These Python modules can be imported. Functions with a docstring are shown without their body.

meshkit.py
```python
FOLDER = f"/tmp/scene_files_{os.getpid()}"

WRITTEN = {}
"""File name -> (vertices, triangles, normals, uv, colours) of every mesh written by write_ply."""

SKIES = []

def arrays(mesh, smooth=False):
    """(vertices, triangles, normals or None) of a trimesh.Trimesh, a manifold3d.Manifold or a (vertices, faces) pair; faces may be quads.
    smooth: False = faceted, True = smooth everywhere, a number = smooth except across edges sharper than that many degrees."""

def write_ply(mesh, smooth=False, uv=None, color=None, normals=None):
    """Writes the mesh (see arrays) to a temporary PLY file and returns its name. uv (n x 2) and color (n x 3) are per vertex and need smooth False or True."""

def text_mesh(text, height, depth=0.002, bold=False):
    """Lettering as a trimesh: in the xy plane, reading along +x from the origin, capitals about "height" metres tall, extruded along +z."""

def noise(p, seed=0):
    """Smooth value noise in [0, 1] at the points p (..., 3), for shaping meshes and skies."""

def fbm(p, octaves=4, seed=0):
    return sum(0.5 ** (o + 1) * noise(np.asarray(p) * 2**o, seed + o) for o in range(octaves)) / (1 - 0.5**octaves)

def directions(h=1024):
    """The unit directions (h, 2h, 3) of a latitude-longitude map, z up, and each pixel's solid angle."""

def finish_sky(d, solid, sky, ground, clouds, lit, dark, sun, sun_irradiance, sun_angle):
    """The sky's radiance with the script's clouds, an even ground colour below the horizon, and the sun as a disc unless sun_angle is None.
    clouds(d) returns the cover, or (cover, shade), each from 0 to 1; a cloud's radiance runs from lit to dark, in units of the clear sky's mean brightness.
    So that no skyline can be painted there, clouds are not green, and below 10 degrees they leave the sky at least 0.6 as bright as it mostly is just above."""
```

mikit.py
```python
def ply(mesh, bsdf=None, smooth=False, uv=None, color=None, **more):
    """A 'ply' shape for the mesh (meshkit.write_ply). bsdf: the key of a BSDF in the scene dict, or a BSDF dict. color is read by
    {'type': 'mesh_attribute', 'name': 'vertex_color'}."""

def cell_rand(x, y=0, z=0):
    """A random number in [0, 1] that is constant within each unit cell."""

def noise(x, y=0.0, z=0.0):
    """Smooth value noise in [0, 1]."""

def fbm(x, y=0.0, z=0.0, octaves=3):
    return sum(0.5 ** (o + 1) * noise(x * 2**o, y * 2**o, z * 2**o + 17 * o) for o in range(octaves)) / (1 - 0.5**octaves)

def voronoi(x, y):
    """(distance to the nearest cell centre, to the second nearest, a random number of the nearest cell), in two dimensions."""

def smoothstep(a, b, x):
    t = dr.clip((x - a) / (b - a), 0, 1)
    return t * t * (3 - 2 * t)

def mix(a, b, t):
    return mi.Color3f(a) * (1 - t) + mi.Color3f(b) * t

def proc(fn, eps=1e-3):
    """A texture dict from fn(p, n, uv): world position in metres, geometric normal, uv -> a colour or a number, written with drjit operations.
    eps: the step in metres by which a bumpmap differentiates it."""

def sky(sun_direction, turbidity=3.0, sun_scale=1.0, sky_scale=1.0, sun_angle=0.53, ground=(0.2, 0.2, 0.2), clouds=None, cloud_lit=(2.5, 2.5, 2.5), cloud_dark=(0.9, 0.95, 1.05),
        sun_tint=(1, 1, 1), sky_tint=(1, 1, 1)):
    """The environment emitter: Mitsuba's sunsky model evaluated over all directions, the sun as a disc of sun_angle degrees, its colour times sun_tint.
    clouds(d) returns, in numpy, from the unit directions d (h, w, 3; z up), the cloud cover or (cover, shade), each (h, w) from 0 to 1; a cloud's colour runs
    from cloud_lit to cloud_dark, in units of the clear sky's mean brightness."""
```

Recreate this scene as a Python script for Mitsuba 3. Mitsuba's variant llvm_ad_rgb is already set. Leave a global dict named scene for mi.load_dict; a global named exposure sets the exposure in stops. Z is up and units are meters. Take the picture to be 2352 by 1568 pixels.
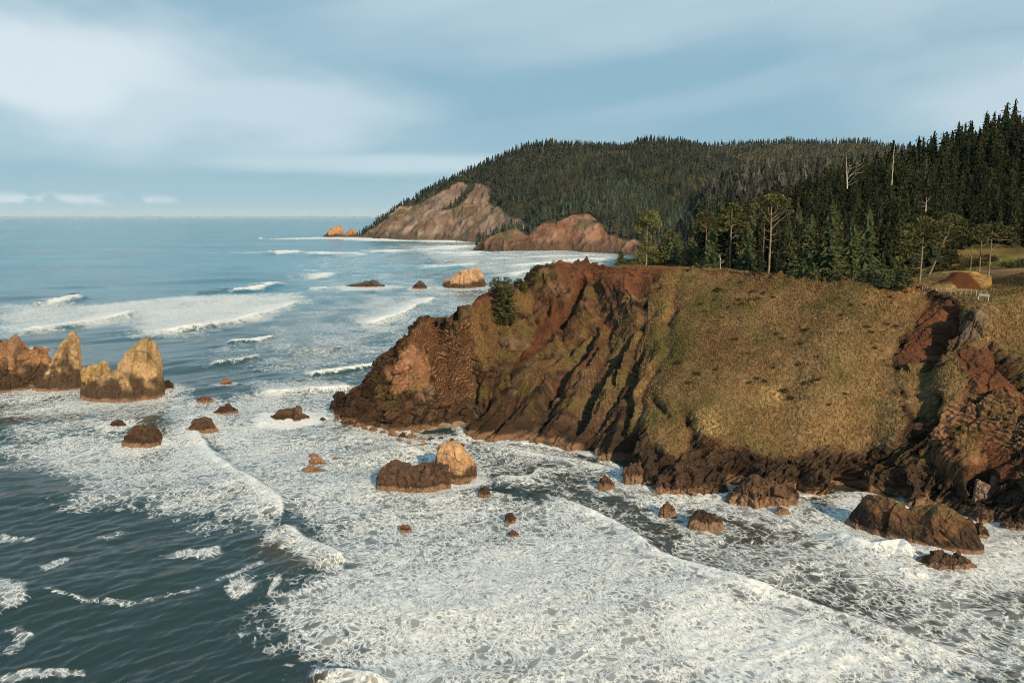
import math, random
import numpy as np, trimesh
import drjit as dr, mitsuba as mi
import mikit, meshkit
from scipy.interpolate import PchipInterpolator
from scipy.spatial import cKDTree
from scipy.ndimage import map_coordinates
T = mi.ScalarTransform4f
scene, labels = {}, {}

# ------------------------------------------------------------------ camera, sky, exposure
CAM_H, F_VIEW, CX, CY, HORIZON = 60.0, 1830.0, 1176.0, 784.0, 498.0      # a drone 60 m above the sea; lengths in a 2352 px wide view
PITCH = math.atan((CY - HORIZON) / F_VIEW)
CP, SP = math.cos(PITCH), math.sin(PITCH)
scene['camera'] = {'type': 'perspective', 'fov': math.degrees(2 * math.atan(CX / F_VIEW)), 'fov_axis': 'x', 'near_clip': 1.0, 'far_clip': 250000.0,
                   'to_world': T().look_at(origin=[0, 0, CAM_H], target=[0, CP * 10, CAM_H - SP * 10], up=[0, 0, 1])}
exposure = 1.82
SUN_AZ, SUN_EL = math.radians(24), math.radians(24)                     # behind the camera, to the right
SUN = (math.sin(SUN_AZ) * math.cos(SUN_EL), -math.cos(SUN_AZ) * math.cos(SUN_EL), math.sin(SUN_EL))


def clouds(d):
    el = np.degrees(np.arcsin(np.clip(d[..., 2], -1, 1)))
    az = np.degrees(np.arctan2(d[..., 0], d[..., 1]))
    q = np.stack([az / 20, el / 7.5, az * 0 + 3], -1)
    w = meshkit.fbm(q * 1.3, 3, 5)
    n = meshkit.fbm(q + 0.7 * w[..., None], 5, 3)
    n2 = meshkit.fbm(q * 2.3 + 0.8 * w[..., None], 4, 12)
    streak = meshkit.fbm(np.stack([(az + 2.5 * el) / 34, (el - 0.20 * az) / 2.6, az * 0 + 9], -1), 4, 8)

    def blob(a, e, wa, we, rag=1.3):
        u, v = (az - a) / wa + 1.0 * (n - 0.5), (el - e) / we + rag * (n2 - 0.5)
        return sm01(1.35 - np.sqrt(u * u + v * v))
    bank = np.maximum.reduce([0.92 * blob(-29, 9.4, 13, 4.2, 1.6), 0.62 * blob(-19, 7.4, 13, 3.0, 1.6), 0.40 * blob(-33, 13.2, 7, 1.2)])
    soft = np.maximum.reduce([0.55 * blob(-8, 3.6, 13, 0.8, 0.7), 0.62 * blob(35, 7.6, 15, 2.8), 0.30 * blob(-25, 4.4, 16, 1.4), 0.34 * blob(10, 13.5, 24, 3.4)])
    wisp = 0.13 * np.clip((streak - 0.42) / 0.3, 0, 1)
    puff = np.clip((meshkit.fbm(np.stack([az / 1.1, el / 0.55, az * 0 + 1], -1), 4, 31) - 0.47) / 0.14, 0, 1) * np.exp(-((el - 1.05) / 0.34) ** 2) * np.clip((-19 - az) / 6, 0, 1) * 0.6
    white = 1 - (1 - 0.80 * bank) * (1 - 0.75 * soft) * (1 - wisp) * (1 - puff)
    low = np.clip(1 - el / 7.0, 0, 1) ** 1.6
    white = np.clip(np.maximum(white, 0.16 * low) + 0.10 * (n - 0.5), 0, 1)
    grey = np.clip(0.55 * blob(34, 15, 20, 4.5) + 0.35 * blob(8, 17, 26, 3.5), 0, 1)        # the veil is greyer towards the upper right
    return np.full(el.shape, 0.92), np.clip(1 - white, 0, 1) * (1 - 0.25 * grey)


def sm01(x):
    x = np.clip(x, 0, 1)
    return x * x * (3 - 2 * x)


scene['sky'] = mikit.sky(SUN, turbidity=3, clouds=clouds, cloud_lit=(2.95, 3.15, 3.25), cloud_dark=(0.95, 1.60, 2.00), sky_tint=(0.66, 1.02, 1.04), sky_scale=1.22, sun_scale=1.3,
                         sun_tint=(1.0, 0.985, 0.955), ground=(0.02, 0.095, 0.145))


# ------------------------------------------------------------------ helpers
def P(vx, vy, y=None, z=None):
    """The point on the sight line of a view pixel at the distance y ahead, or at the height z."""
    d = np.array([vx - CX, F_VIEW * CP + (CY - vy) * SP, -F_VIEW * SP + (CY - vy) * CP])
    t = y / d[1] if y is not None else (z - CAM_H) / d[2]
    return np.array([0, 0, CAM_H]) + d * t


def X(vx, y, z):
    """The point at distance y and height z in the column vx."""
    return np.array([(vx - CX) / F_VIEW * (y * CP - (z - CAM_H) * SP), y, z])


def view(p):
    p = np.asarray(p, float)
    q = p - [0, 0, CAM_H]
    dep = q[..., 1] * CP - q[..., 2] * SP
    up = q[..., 1] * SP + q[..., 2] * CP
    return np.stack([CX + F_VIEW * q[..., 0] / dep, CY - F_VIEW * up / dep], -1), dep


def sm(a, b, x):
    t = np.clip((x - a) / (b - a), 0, 1)
    return t * t * (3 - 2 * t)


LATTICE = np.random.default_rng(5).random((64, 64, 64)).astype(np.float32)


def vnoise(p, seed=0):
    """Value noise in [0, 1] on a repeating lattice (much faster than hashing)."""
    p = np.asarray(p, np.float64) + np.array([seed * 17.31 + 0.37, seed * 7.77 + 11.2, seed * 29.13 + 5.9])
    i = np.floor(p)
    t = p - i
    q = np.mod(i, 64) + t * t * (3 - 2 * t)
    return map_coordinates(LATTICE, q.reshape(-1, 3).T.astype(np.float32), order=1, mode='grid-wrap', prefilter=False).reshape(p.shape[:-1]).astype(float)


def vfbm(p, octaves=4, seed=0):
    return sum(0.5 ** (o + 1) * vnoise(p * 2 ** o, seed + o) for o in range(octaves)) / (1 - 0.5 ** octaves)


def nz(p, scale, octaves=3, seed=0):
    return vfbm(np.asarray(p) / np.asarray(scale), octaves, seed) - 0.5


def ridged(p, scale, octaves=3, seed=0):
    p = np.asarray(p) / np.asarray(scale)
    return sum(0.5 ** o * (1 - np.abs(2 * vnoise(p * 2 ** o, seed + o) - 1) * 1.6) for o in range(octaves)) / 2 + 0.0


def crag(p, seed=0):
    """Angular blocks: the distance to a jittered cell's plane, as rock breaks along joints."""
    p = np.asarray(p)
    a = vnoise(p, seed)
    return np.abs(a - 0.5) * 2


def blocks(p, size, seed, tilt=0.5, stretch=(1, 1, 1)):
    """Broken rock: every vertex belongs to the block of its nearest seed; a block's face is tilted and set back on its own. Returns (height, crack 0..1)."""
    g = np.random.default_rng(seed)
    q = (p * stretch).reshape(-1, 3)
    q = q + np.stack([nz(q, 1.2 * size, 2, seed + 1), nz(q, 1.2 * size, 2, seed + 2), nz(q, 1.2 * size, 2, seed + 3)], -1) * size * 0.55
    ext = np.ptp(q[::37], axis=0)
    area = np.linalg.norm(np.cross(p[1:, :-1] - p[:-1, :-1], p[:-1, 1:] - p[:-1, :-1]), axis=-1)
    n = int(np.clip(area.sum() / size ** 2 * 1.3, 30, 60000))
    pick = g.choice(area.size, n, p=area.ravel() / area.sum())
    i, j = np.unravel_index(pick, area.shape)
    seeds = q[i * p.shape[1] + j]
    d, k = cKDTree(seeds).query(q, k=2)
    k0 = k[:, 0]
    t = g.normal(0, tilt, (n, 3))
    h = g.normal(0, 0.32, n)[k0] + (t[k0] * (q - seeds[k0])).sum(1) / size
    crack = np.exp(-((d[:, 1] - d[:, 0]) / (0.16 * size)) ** 2)
    return (h * size).reshape(p.shape[:-1]), crack.reshape(p.shape[:-1])


def mixc(a, b, t):
    return np.asarray(a) * (1 - t[..., None]) + np.asarray(b) * t[..., None]


def in_poly(q, poly):
    """Signed distance (inside positive) of the points q to the closed polygon."""
    q, poly = np.asarray(q, float), np.asarray(poly, float)
    shape = q.shape[:-1]
    q = q.reshape(-1, 2)
    inside, best = np.zeros(len(q), bool), np.full(len(q), 1e18)
    for a, b in zip(poly, np.roll(poly, -1, 0)):
        ab = b - a
        t = np.clip(((q - a) @ ab) / max(ab @ ab, 1e-12), 0, 1)
        best = np.minimum(best, ((q - a - t[:, None] * ab) ** 2).sum(1))
        c = (a[1] > q[:, 1]) != (b[1] > q[:, 1])
        inside ^= c & (q[:, 0] < ab[0] * (q[:, 1] - a[1]) / (ab[1] if abs(ab[1]) > 1e-12 else 1e-12) + a[0])
    return (np.sqrt(best) * np.where(inside, 1, -1)).reshape(shape)


def line_dist(q, pts):
    """(distance, signed side (+ = left of the running direction), position 0..1 along) of the points q to the polyline."""
    q, pts = np.asarray(q, float), np.asarray(pts, float)
    shape, k = q.shape[:-1], q.shape[-1]
    q = q.reshape(-1, k)
    seg = np.linalg.norm(np.diff(pts, axis=0), axis=1)
    at = np.concatenate([[0], np.cumsum(seg)]) / seg.sum()
    best, side, where = np.full(len(q), 1e18), np.zeros(len(q)), np.zeros(len(q))
    for i, (a, b) in enumerate(zip(pts[:-1], pts[1:])):
        ab = b - a
        t = np.clip(((q - a) @ ab) / max(ab @ ab, 1e-12), 0, 1)
        r = q - a - t[:, None] * ab
        d = (r ** 2).sum(1)
        m = d < best
        best[m] = d[m]
        side[m] = (ab[0] * r[m, 1] - ab[1] * r[m, 0]) if k >= 2 else 0
        where[m] = at[i] + t[m] * (at[i + 1] - at[i])
    return np.sqrt(best).reshape(shape), np.sign(side).reshape(shape), where.reshape(shape)


def smooth_line(pts, n=8):
    pts = np.asarray(pts, float)
    if len(pts) < 3:
        return pts
    s = np.concatenate([[0], np.cumsum(np.linalg.norm(np.diff(pts, axis=0), axis=1))])
    return np.stack([PchipInterpolator(s, pts[:, i])(np.linspace(0, s[-1], n * (len(pts) - 1) + 1)) for i in range(pts.shape[1])], -1)


def grid_faces(nu, nv):
    i = (np.arange(nu - 1)[:, None] * nv + np.arange(nv - 1)[None]).ravel()
    return np.vstack([np.stack([i, i + nv, i + nv + 1], 1), np.stack([i, i + nv + 1, i + 1], 1)])


def grid_normals(p):
    n = np.cross(np.gradient(p, axis=0), np.gradient(p, axis=1))
    return n / (np.linalg.norm(n, axis=-1, keepdims=True) + 1e-12)


class Loft:
    """A smooth sheet through a net of control points (columns x rows)."""

    def __init__(self, net, nu, rows):
        net = np.asarray(net, float)
        c, r = net.shape[:2]
        u = np.linspace(0, c - 1, nu)
        v = np.concatenate([np.linspace(i, i + 1, k, endpoint=False) for i, k in enumerate(rows)] + [[r - 1]])
        self.p = PchipInterpolator(np.arange(r), PchipInterpolator(np.arange(c), net, axis=0)(u), axis=1)(v)
        self.u, self.v = np.meshgrid(u, v, indexing='ij')
        self.uv = np.stack([self.u, self.v], -1)
        px, self.dep = view(self.p)
        self.px = px.reshape(-1, 2)
        self.tree = cKDTree(self.px)

    def lift(self, pts):
        """(uv, xyz) where the sight lines of the pixels meet the sheet."""
        out = []
        for q in np.asarray(pts, float):
            d, i = self.tree.query(q, k=12)
            dep = self.dep.ravel()[i]
            ok = d < d[0] + 3
            near = i[ok][np.argmin(dep[ok] + 4 * d[ok])]
            out.append(near)
        return self.uv.reshape(-1, 2)[out], self.p.reshape(-1, 3)[out]

    def mask(self, pts, soft, warp=None):
        """0..1 inside the patch whose outline is given in view pixels, measured on the sheet."""
        q = self.uv if warp is None else self.uv + warp
        uv = self.lift(pts)[0]
        return sm(-soft, soft, in_poly(q, uv))


def ref(k):
    return {'type': 'ref', 'id': k}


def add(key, mesh, bsdf, smooth=False, color=None, uv=None, **more):
    assert key not in scene, key
    scene[key] = mikit.ply(mesh, bsdf, smooth, uv=uv, color=color, **more)
    return key


def tag(key, label, cat=None, group=None, kind=None):
    labels[key] = {k: v for k, v in (('label', label), ('category', cat), ('group', group), ('kind', kind)) if v}


def tube_mesh(pts, radii, sides=6):
    p = np.asarray(pts, float)
    t = np.gradient(p, axis=0)
    t /= np.linalg.norm(t, axis=1, keepdims=True) + 1e-12
    a = np.cross(t, np.where(np.abs(t[:, 2:]) < 0.9, [0, 0, 1.0], [1.0, 0, 0]))
    a /= np.linalg.norm(a, axis=1, keepdims=True) + 1e-12
    b, g = np.cross(t, a), np.arange(sides) * 2 * np.pi / sides
    v = p[:, None] + np.broadcast_to(radii, (len(p),))[:, None, None] * (np.cos(g)[None, :, None] * a[:, None] + np.sin(g)[None, :, None] * b[:, None])
    i, j = np.meshgrid(np.arange(len(p) - 1), np.arange(sides), indexing='ij')
    q = np.stack([i * sides + j, i * sides + (j + 1) % sides, (i + 1) * sides + (j + 1) % sides, (i + 1) * sides + j], -1).reshape(-1, 4)
    return v.reshape(-1, 3), np.vstack([q[:, [0, 1, 2]], q[:, [0, 2, 3]]])


def join(parts):
    vs, fs, at = [], [], 0
    for v, f in parts:
        vs.append(v), fs.append(np.asarray(f) + at)
        at += len(v)
    return np.vstack(vs), np.vstack(fs)


# ------------------------------------------------------------------ materials
VC = {'type': 'mesh_attribute', 'name': 'vertex_color'}
N, FB = mikit.noise, mikit.fbm


def rock_bump(p, n, uv):
    return FB(p.x * 1.3, p.y * 1.3, p.z * 1.3, 4) + 0.5 * dr.abs(FB(p.x * 0.7 + 5, p.y * 0.7, p.z * 0.9, 3) - 0.5)


scene['rock_material'] = {'type': 'bumpmap', 'scale': 0.9, 'arbitrary': mikit.proc(rock_bump, 0.05), 'bsdf': {'type': 'twosided', 'bsdf': {'type': 'principled', 'base_color': VC, 'roughness': 0.85, 'specular': 0.25}}}
scene['ground_material'] = {'type': 'twosided', 'bsdf': {'type': 'diffuse', 'reflectance': VC}}
scene['leaf_material'] = {'type': 'twosided', 'bsdf': {'type': 'diffuse', 'reflectance': VC}}
scene['bark_material'] = {'type': 'twosided', 'bsdf': {'type': 'diffuse', 'reflectance': mikit.proc(lambda p, n, uv: mikit.mix((0.10, 0.075, 0.055), (0.26, 0.21, 0.165), N(p.x * 3, p.y * 3, p.z * 0.8)))}}
scene['dark_bark_material'] = {'type': 'twosided', 'bsdf': {'type': 'diffuse', 'reflectance': {'type': 'rgb', 'value': [0.05, 0.038, 0.028]}}}
scene['dead_wood_material'] = {'type': 'twosided', 'bsdf': {'type': 'diffuse', 'reflectance': mikit.proc(lambda p, n, uv: mikit.mix((0.24, 0.21, 0.185), (0.52, 0.47, 0.41), N(p.x * 2, p.y * 2, p.z * 0.6)))}}
scene['paint_material'] = {'type': 'twosided', 'bsdf': {'type': 'diffuse', 'reflectance': mikit.proc(lambda p, n, uv: mikit.mix((0.42, 0.40, 0.36), (0.66, 0.64, 0.60), N(p.x * 4, p.y * 4, p.z * 4)))}}


def foam_cover(p, n, uv):
    """How white the water is: uv.x is the foam that lies at this place of the sea, the noise is its lace."""
    wx, wy = FB(p.x * 0.20, p.y * 0.20, 1.0, 2) - 0.5, FB(p.x * 0.20, p.y * 0.20, 7.0, 2) - 0.5
    x, y = p.x + 3.0 * wx, p.y + 3.0 * wy
    fx, fy = x + 0.38 * (FB(x * 0.9, y * 0.9, 4.0, 2) - 0.5), y + 0.38 * (FB(x * 0.9, y * 0.9, 9.0, 2) - 0.5)
    f1, f2, fr = mikit.voronoi(x * 0.40 + 0.2 * wy, y * 0.34)
    g1, g2, gr = mikit.voronoi(fx * 1.05, fy * 0.80)
    big = FB(x * 0.075, y * 0.06, 3.0, 4) - 0.5
    fine = FB(fx * 0.9, fy * 0.75, 5.0, 4) - 0.5
    thin = 1 - dr.minimum(1, dr.abs(FB(fx * 1.3, fy * 1.0, 13.0, 3) - 0.5) * 6.0)
    dens = uv.x + 0.62 * big + 0.55 * fine
    h1, h2, hr = mikit.voronoi(fx * 2.7 + 3.0 * wx, fy * 2.0)
    grain = FB(fx * 3.1, fy * 2.3, 15.0, 3)
    t3 = -0.10 + 0.86 * dens + 0.6 * (hr - 0.5)
    t1 = 0.08 + 0.92 * dens + 0.40 * (fr - 0.5)                        # a cell's hole opens from its middle as the foam thins
    t2 = -0.02 + 0.90 * dens + 0.55 * (gr - 0.5)
    hole = dr.maximum(mikit.smoothstep(t1 - 0.10, t1 + 0.14, f2 - f1 + 0.5 * fine), mikit.smoothstep(t2 - 0.13, t2 + 0.18, g2 - g1 + 0.25 * (grain - 0.5)))
    hole = dr.maximum(hole, 0.60 * mikit.smoothstep(t3 - 0.10, t3 + 0.16, h2 - h1))
    lace = (1 - hole) * mikit.smoothstep(0.06, 0.24, dens)
    veil = 0.34 * mikit.smoothstep(0.15, 0.80, dens)
    white = lace * dr.clip(0.68 + 0.10 * thin + 0.9 * (grain - 0.42) + 0.30 * mikit.smoothstep(0.75, 1.25, uv.x), 0.30, 1)
    return dr.clip(dr.maximum(white, veil), 0, 1) * mikit.smoothstep(0.0, 0.06, uv.x)


def water_color(p, n, uv):
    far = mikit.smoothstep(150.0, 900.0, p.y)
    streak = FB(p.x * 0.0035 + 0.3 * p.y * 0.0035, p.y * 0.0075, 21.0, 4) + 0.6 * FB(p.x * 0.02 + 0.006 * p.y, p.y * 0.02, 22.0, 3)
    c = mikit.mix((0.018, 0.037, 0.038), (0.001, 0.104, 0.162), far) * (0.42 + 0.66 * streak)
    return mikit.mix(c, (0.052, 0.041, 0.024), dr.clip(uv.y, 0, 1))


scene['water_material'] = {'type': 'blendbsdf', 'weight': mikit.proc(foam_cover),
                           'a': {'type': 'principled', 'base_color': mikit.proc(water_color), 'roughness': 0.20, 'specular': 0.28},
                           'b': {'type': 'diffuse', 'reflectance': mikit.proc(lambda p, n, uv: mikit.mix((0.62, 0.66, 0.68), (0.80, 0.82, 0.83), FB(p.x * 0.8, p.y * 0.8, 2.0, 3)))}}

# ------------------------------------------------------------------ sea
WAVES = [  # front lines (view pixels, foam trails to the left of the running direction), height, back width, front width, trailing foam length, foam, silt
    ([(20, 768), (120, 757), (230, 738), (325, 716)], 2.6, 9, 2.2, 26, 1.5, 0),
    ([(300, 772), (400, 763), (500, 750), (570, 733), (640, 712), (692, 690)], 2.6, 9, 2.2, 40, 1.5, 0),
    ([(98, 699), (130, 700), (180, 685)], 4.5, 9, 3.0, 10, 1.8, 0),
    ([(525, 670), (565, 670), (612, 661)], 4.5, 9, 3.0, 10, 1.8, 0),
    ([(606, 660), (625, 657), (640, 652)], 3.0, 8, 2.5, 8, 1.6, 0),
    ([(715, 640), (740, 638), (757, 630)], 3.4, 8, 2.6, 9, 1.6, 0),
    ([(706, 667), (735, 666), (758, 663)], 2.2, 8, 2.2, 8, 1.6, 0),
    ([(820, 745), (870, 738), (925, 722), (960, 703), (1003, 683)], 2.4, 9, 2.2, 16, 1.6, 0),
    ([(515, 787), (580, 785), (632, 774)], 1.6, 6, 1.8, 9, 1.5, 0),
    ([(636, 584), (655, 584), (672, 578)], 5.0, 12, 4, 14, 1.8, 0),
    ([(720, 582), (780, 587), (842, 587)], 4.5, 12, 4, 16, 1.8, 0),
    ([(848, 581), (890, 580), (927, 576)], 4.5, 12, 4, 14, 1.8, 0),
    ([(930, 574), (1000, 575), (1072, 564)], 4, 14, 4, 26, 1.7, 0),
    ([(990, 582), (1060, 586), (1100, 580)], 3, 12, 4, 20, 1.5, 0),
    ([(940, 612), (1020, 613), (1090, 606)], 2.6, 10, 3, 22, 1.6, 0),
    ([(1110, 592), (1200, 594), (1300, 588), (1400, 588)], 2.4, 10, 3, 22, 1.6, 0),
    ([(1150, 612), (1230, 608), (1320, 600), (1420, 596)], 2.0, 10, 3, 18, 1.4, 0),
    ([(1180, 634), (1230, 622), (1300, 612)], 2.0, 8, 3, 18, 1.5, 0),
    ([(625, 548), (700, 549), (760, 549), (840, 552), (950, 555), (1100, 557)], 2.5, 16, 5, 16, 1.6, 0),
    ([(590, 548), (597, 548)], 2.5, 8, 5, 8, 1.5, 0),
    ([(700, 864), (760, 857), (830, 848), (882, 838)], 1.5, 6, 1.6, 9, 1.4, 0),
    ([(590, 908), (680, 900), (760, 896), (822, 890)], 1.2, 5, 1.5, 9, 1.35, 0),
    ([(480, 838), (540, 832), (600, 818)], 1.5, 6, 2, 4, 0.8, 0.1),
    ([(660, 812), (740, 806), (800, 798)], 1.5, 6, 2, 2, 0.3, 0.1),
    ([(440, 676), (480, 674), (526, 668)], 3.0, 9, 3.0, 0.5, 0.1, 0.25),
    ([(70, 702), (90, 701), (102, 697)], 3.0, 9, 3.0, 0.5, 0.1, 0.2),
    ([(690, 583), (720, 584), (770, 587)], 3.0, 12, 4.0, 0.5, 0.1, 0.2),
    # the near breakers
    ([(628, 1205), (642, 1160), (600, 1120), (540, 1085), (490, 1045), (470, 1020), (436, 965)], 1.0, 7, 1.3, 9, 1.10, 0.0),
    ([(792, 1296), (770, 1280), (740, 1262), (690, 1240), (668, 1222), (626, 1212)], 1.2, 5, 1.6, 2.6, 0.98, 0.9),
    ([(2380, 1580), (2240, 1520), (2000, 1440), (1800, 1372), (1620, 1312), (1500, 1268), (1440, 1215), (1360, 1175), (1240, 1130)], 0.8, 5, 1.1, 5, 1.08, 0.0),
    ([(2150, 1575), (1960, 1470), (1790, 1385), (1640, 1335), (1500, 1292)], 0.5, 4, 1.1, 4, 1.0, 0.0),
    ([(2095, 1285), (2070, 1255), (2010, 1262), (1960, 1250), (1918, 1222)], 1.3, 2.5, 1.0, 3.5, 1.5, 0.1),
    ([(2130, 1330), (2100, 1312), (2060, 1318)], 0.6, 2, 0.8, 2.5, 1.2, 0.1),
    ([(880, 1568), (850, 1555), (770, 1548), (700, 1550)], 1.2, 4, 1.2, 2.0, 0.9, 0.9),
    ([(960, 1000), (1040, 1052), (960, 1035), (890, 1005)], 0.4, 2, .8, 5, 1.1, 0.0),
    ([(1480, 1095), (1400, 1075), (1300, 1052), (1180, 1032), (1080, 1018)], 0.4, 3, .8, 5, 0.9, 0.0),
    ([(1240, 1070), (1200, 1098), (1130, 1095)], 0.5, 3, .8, 6, 1.0, 0.0),
]
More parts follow.
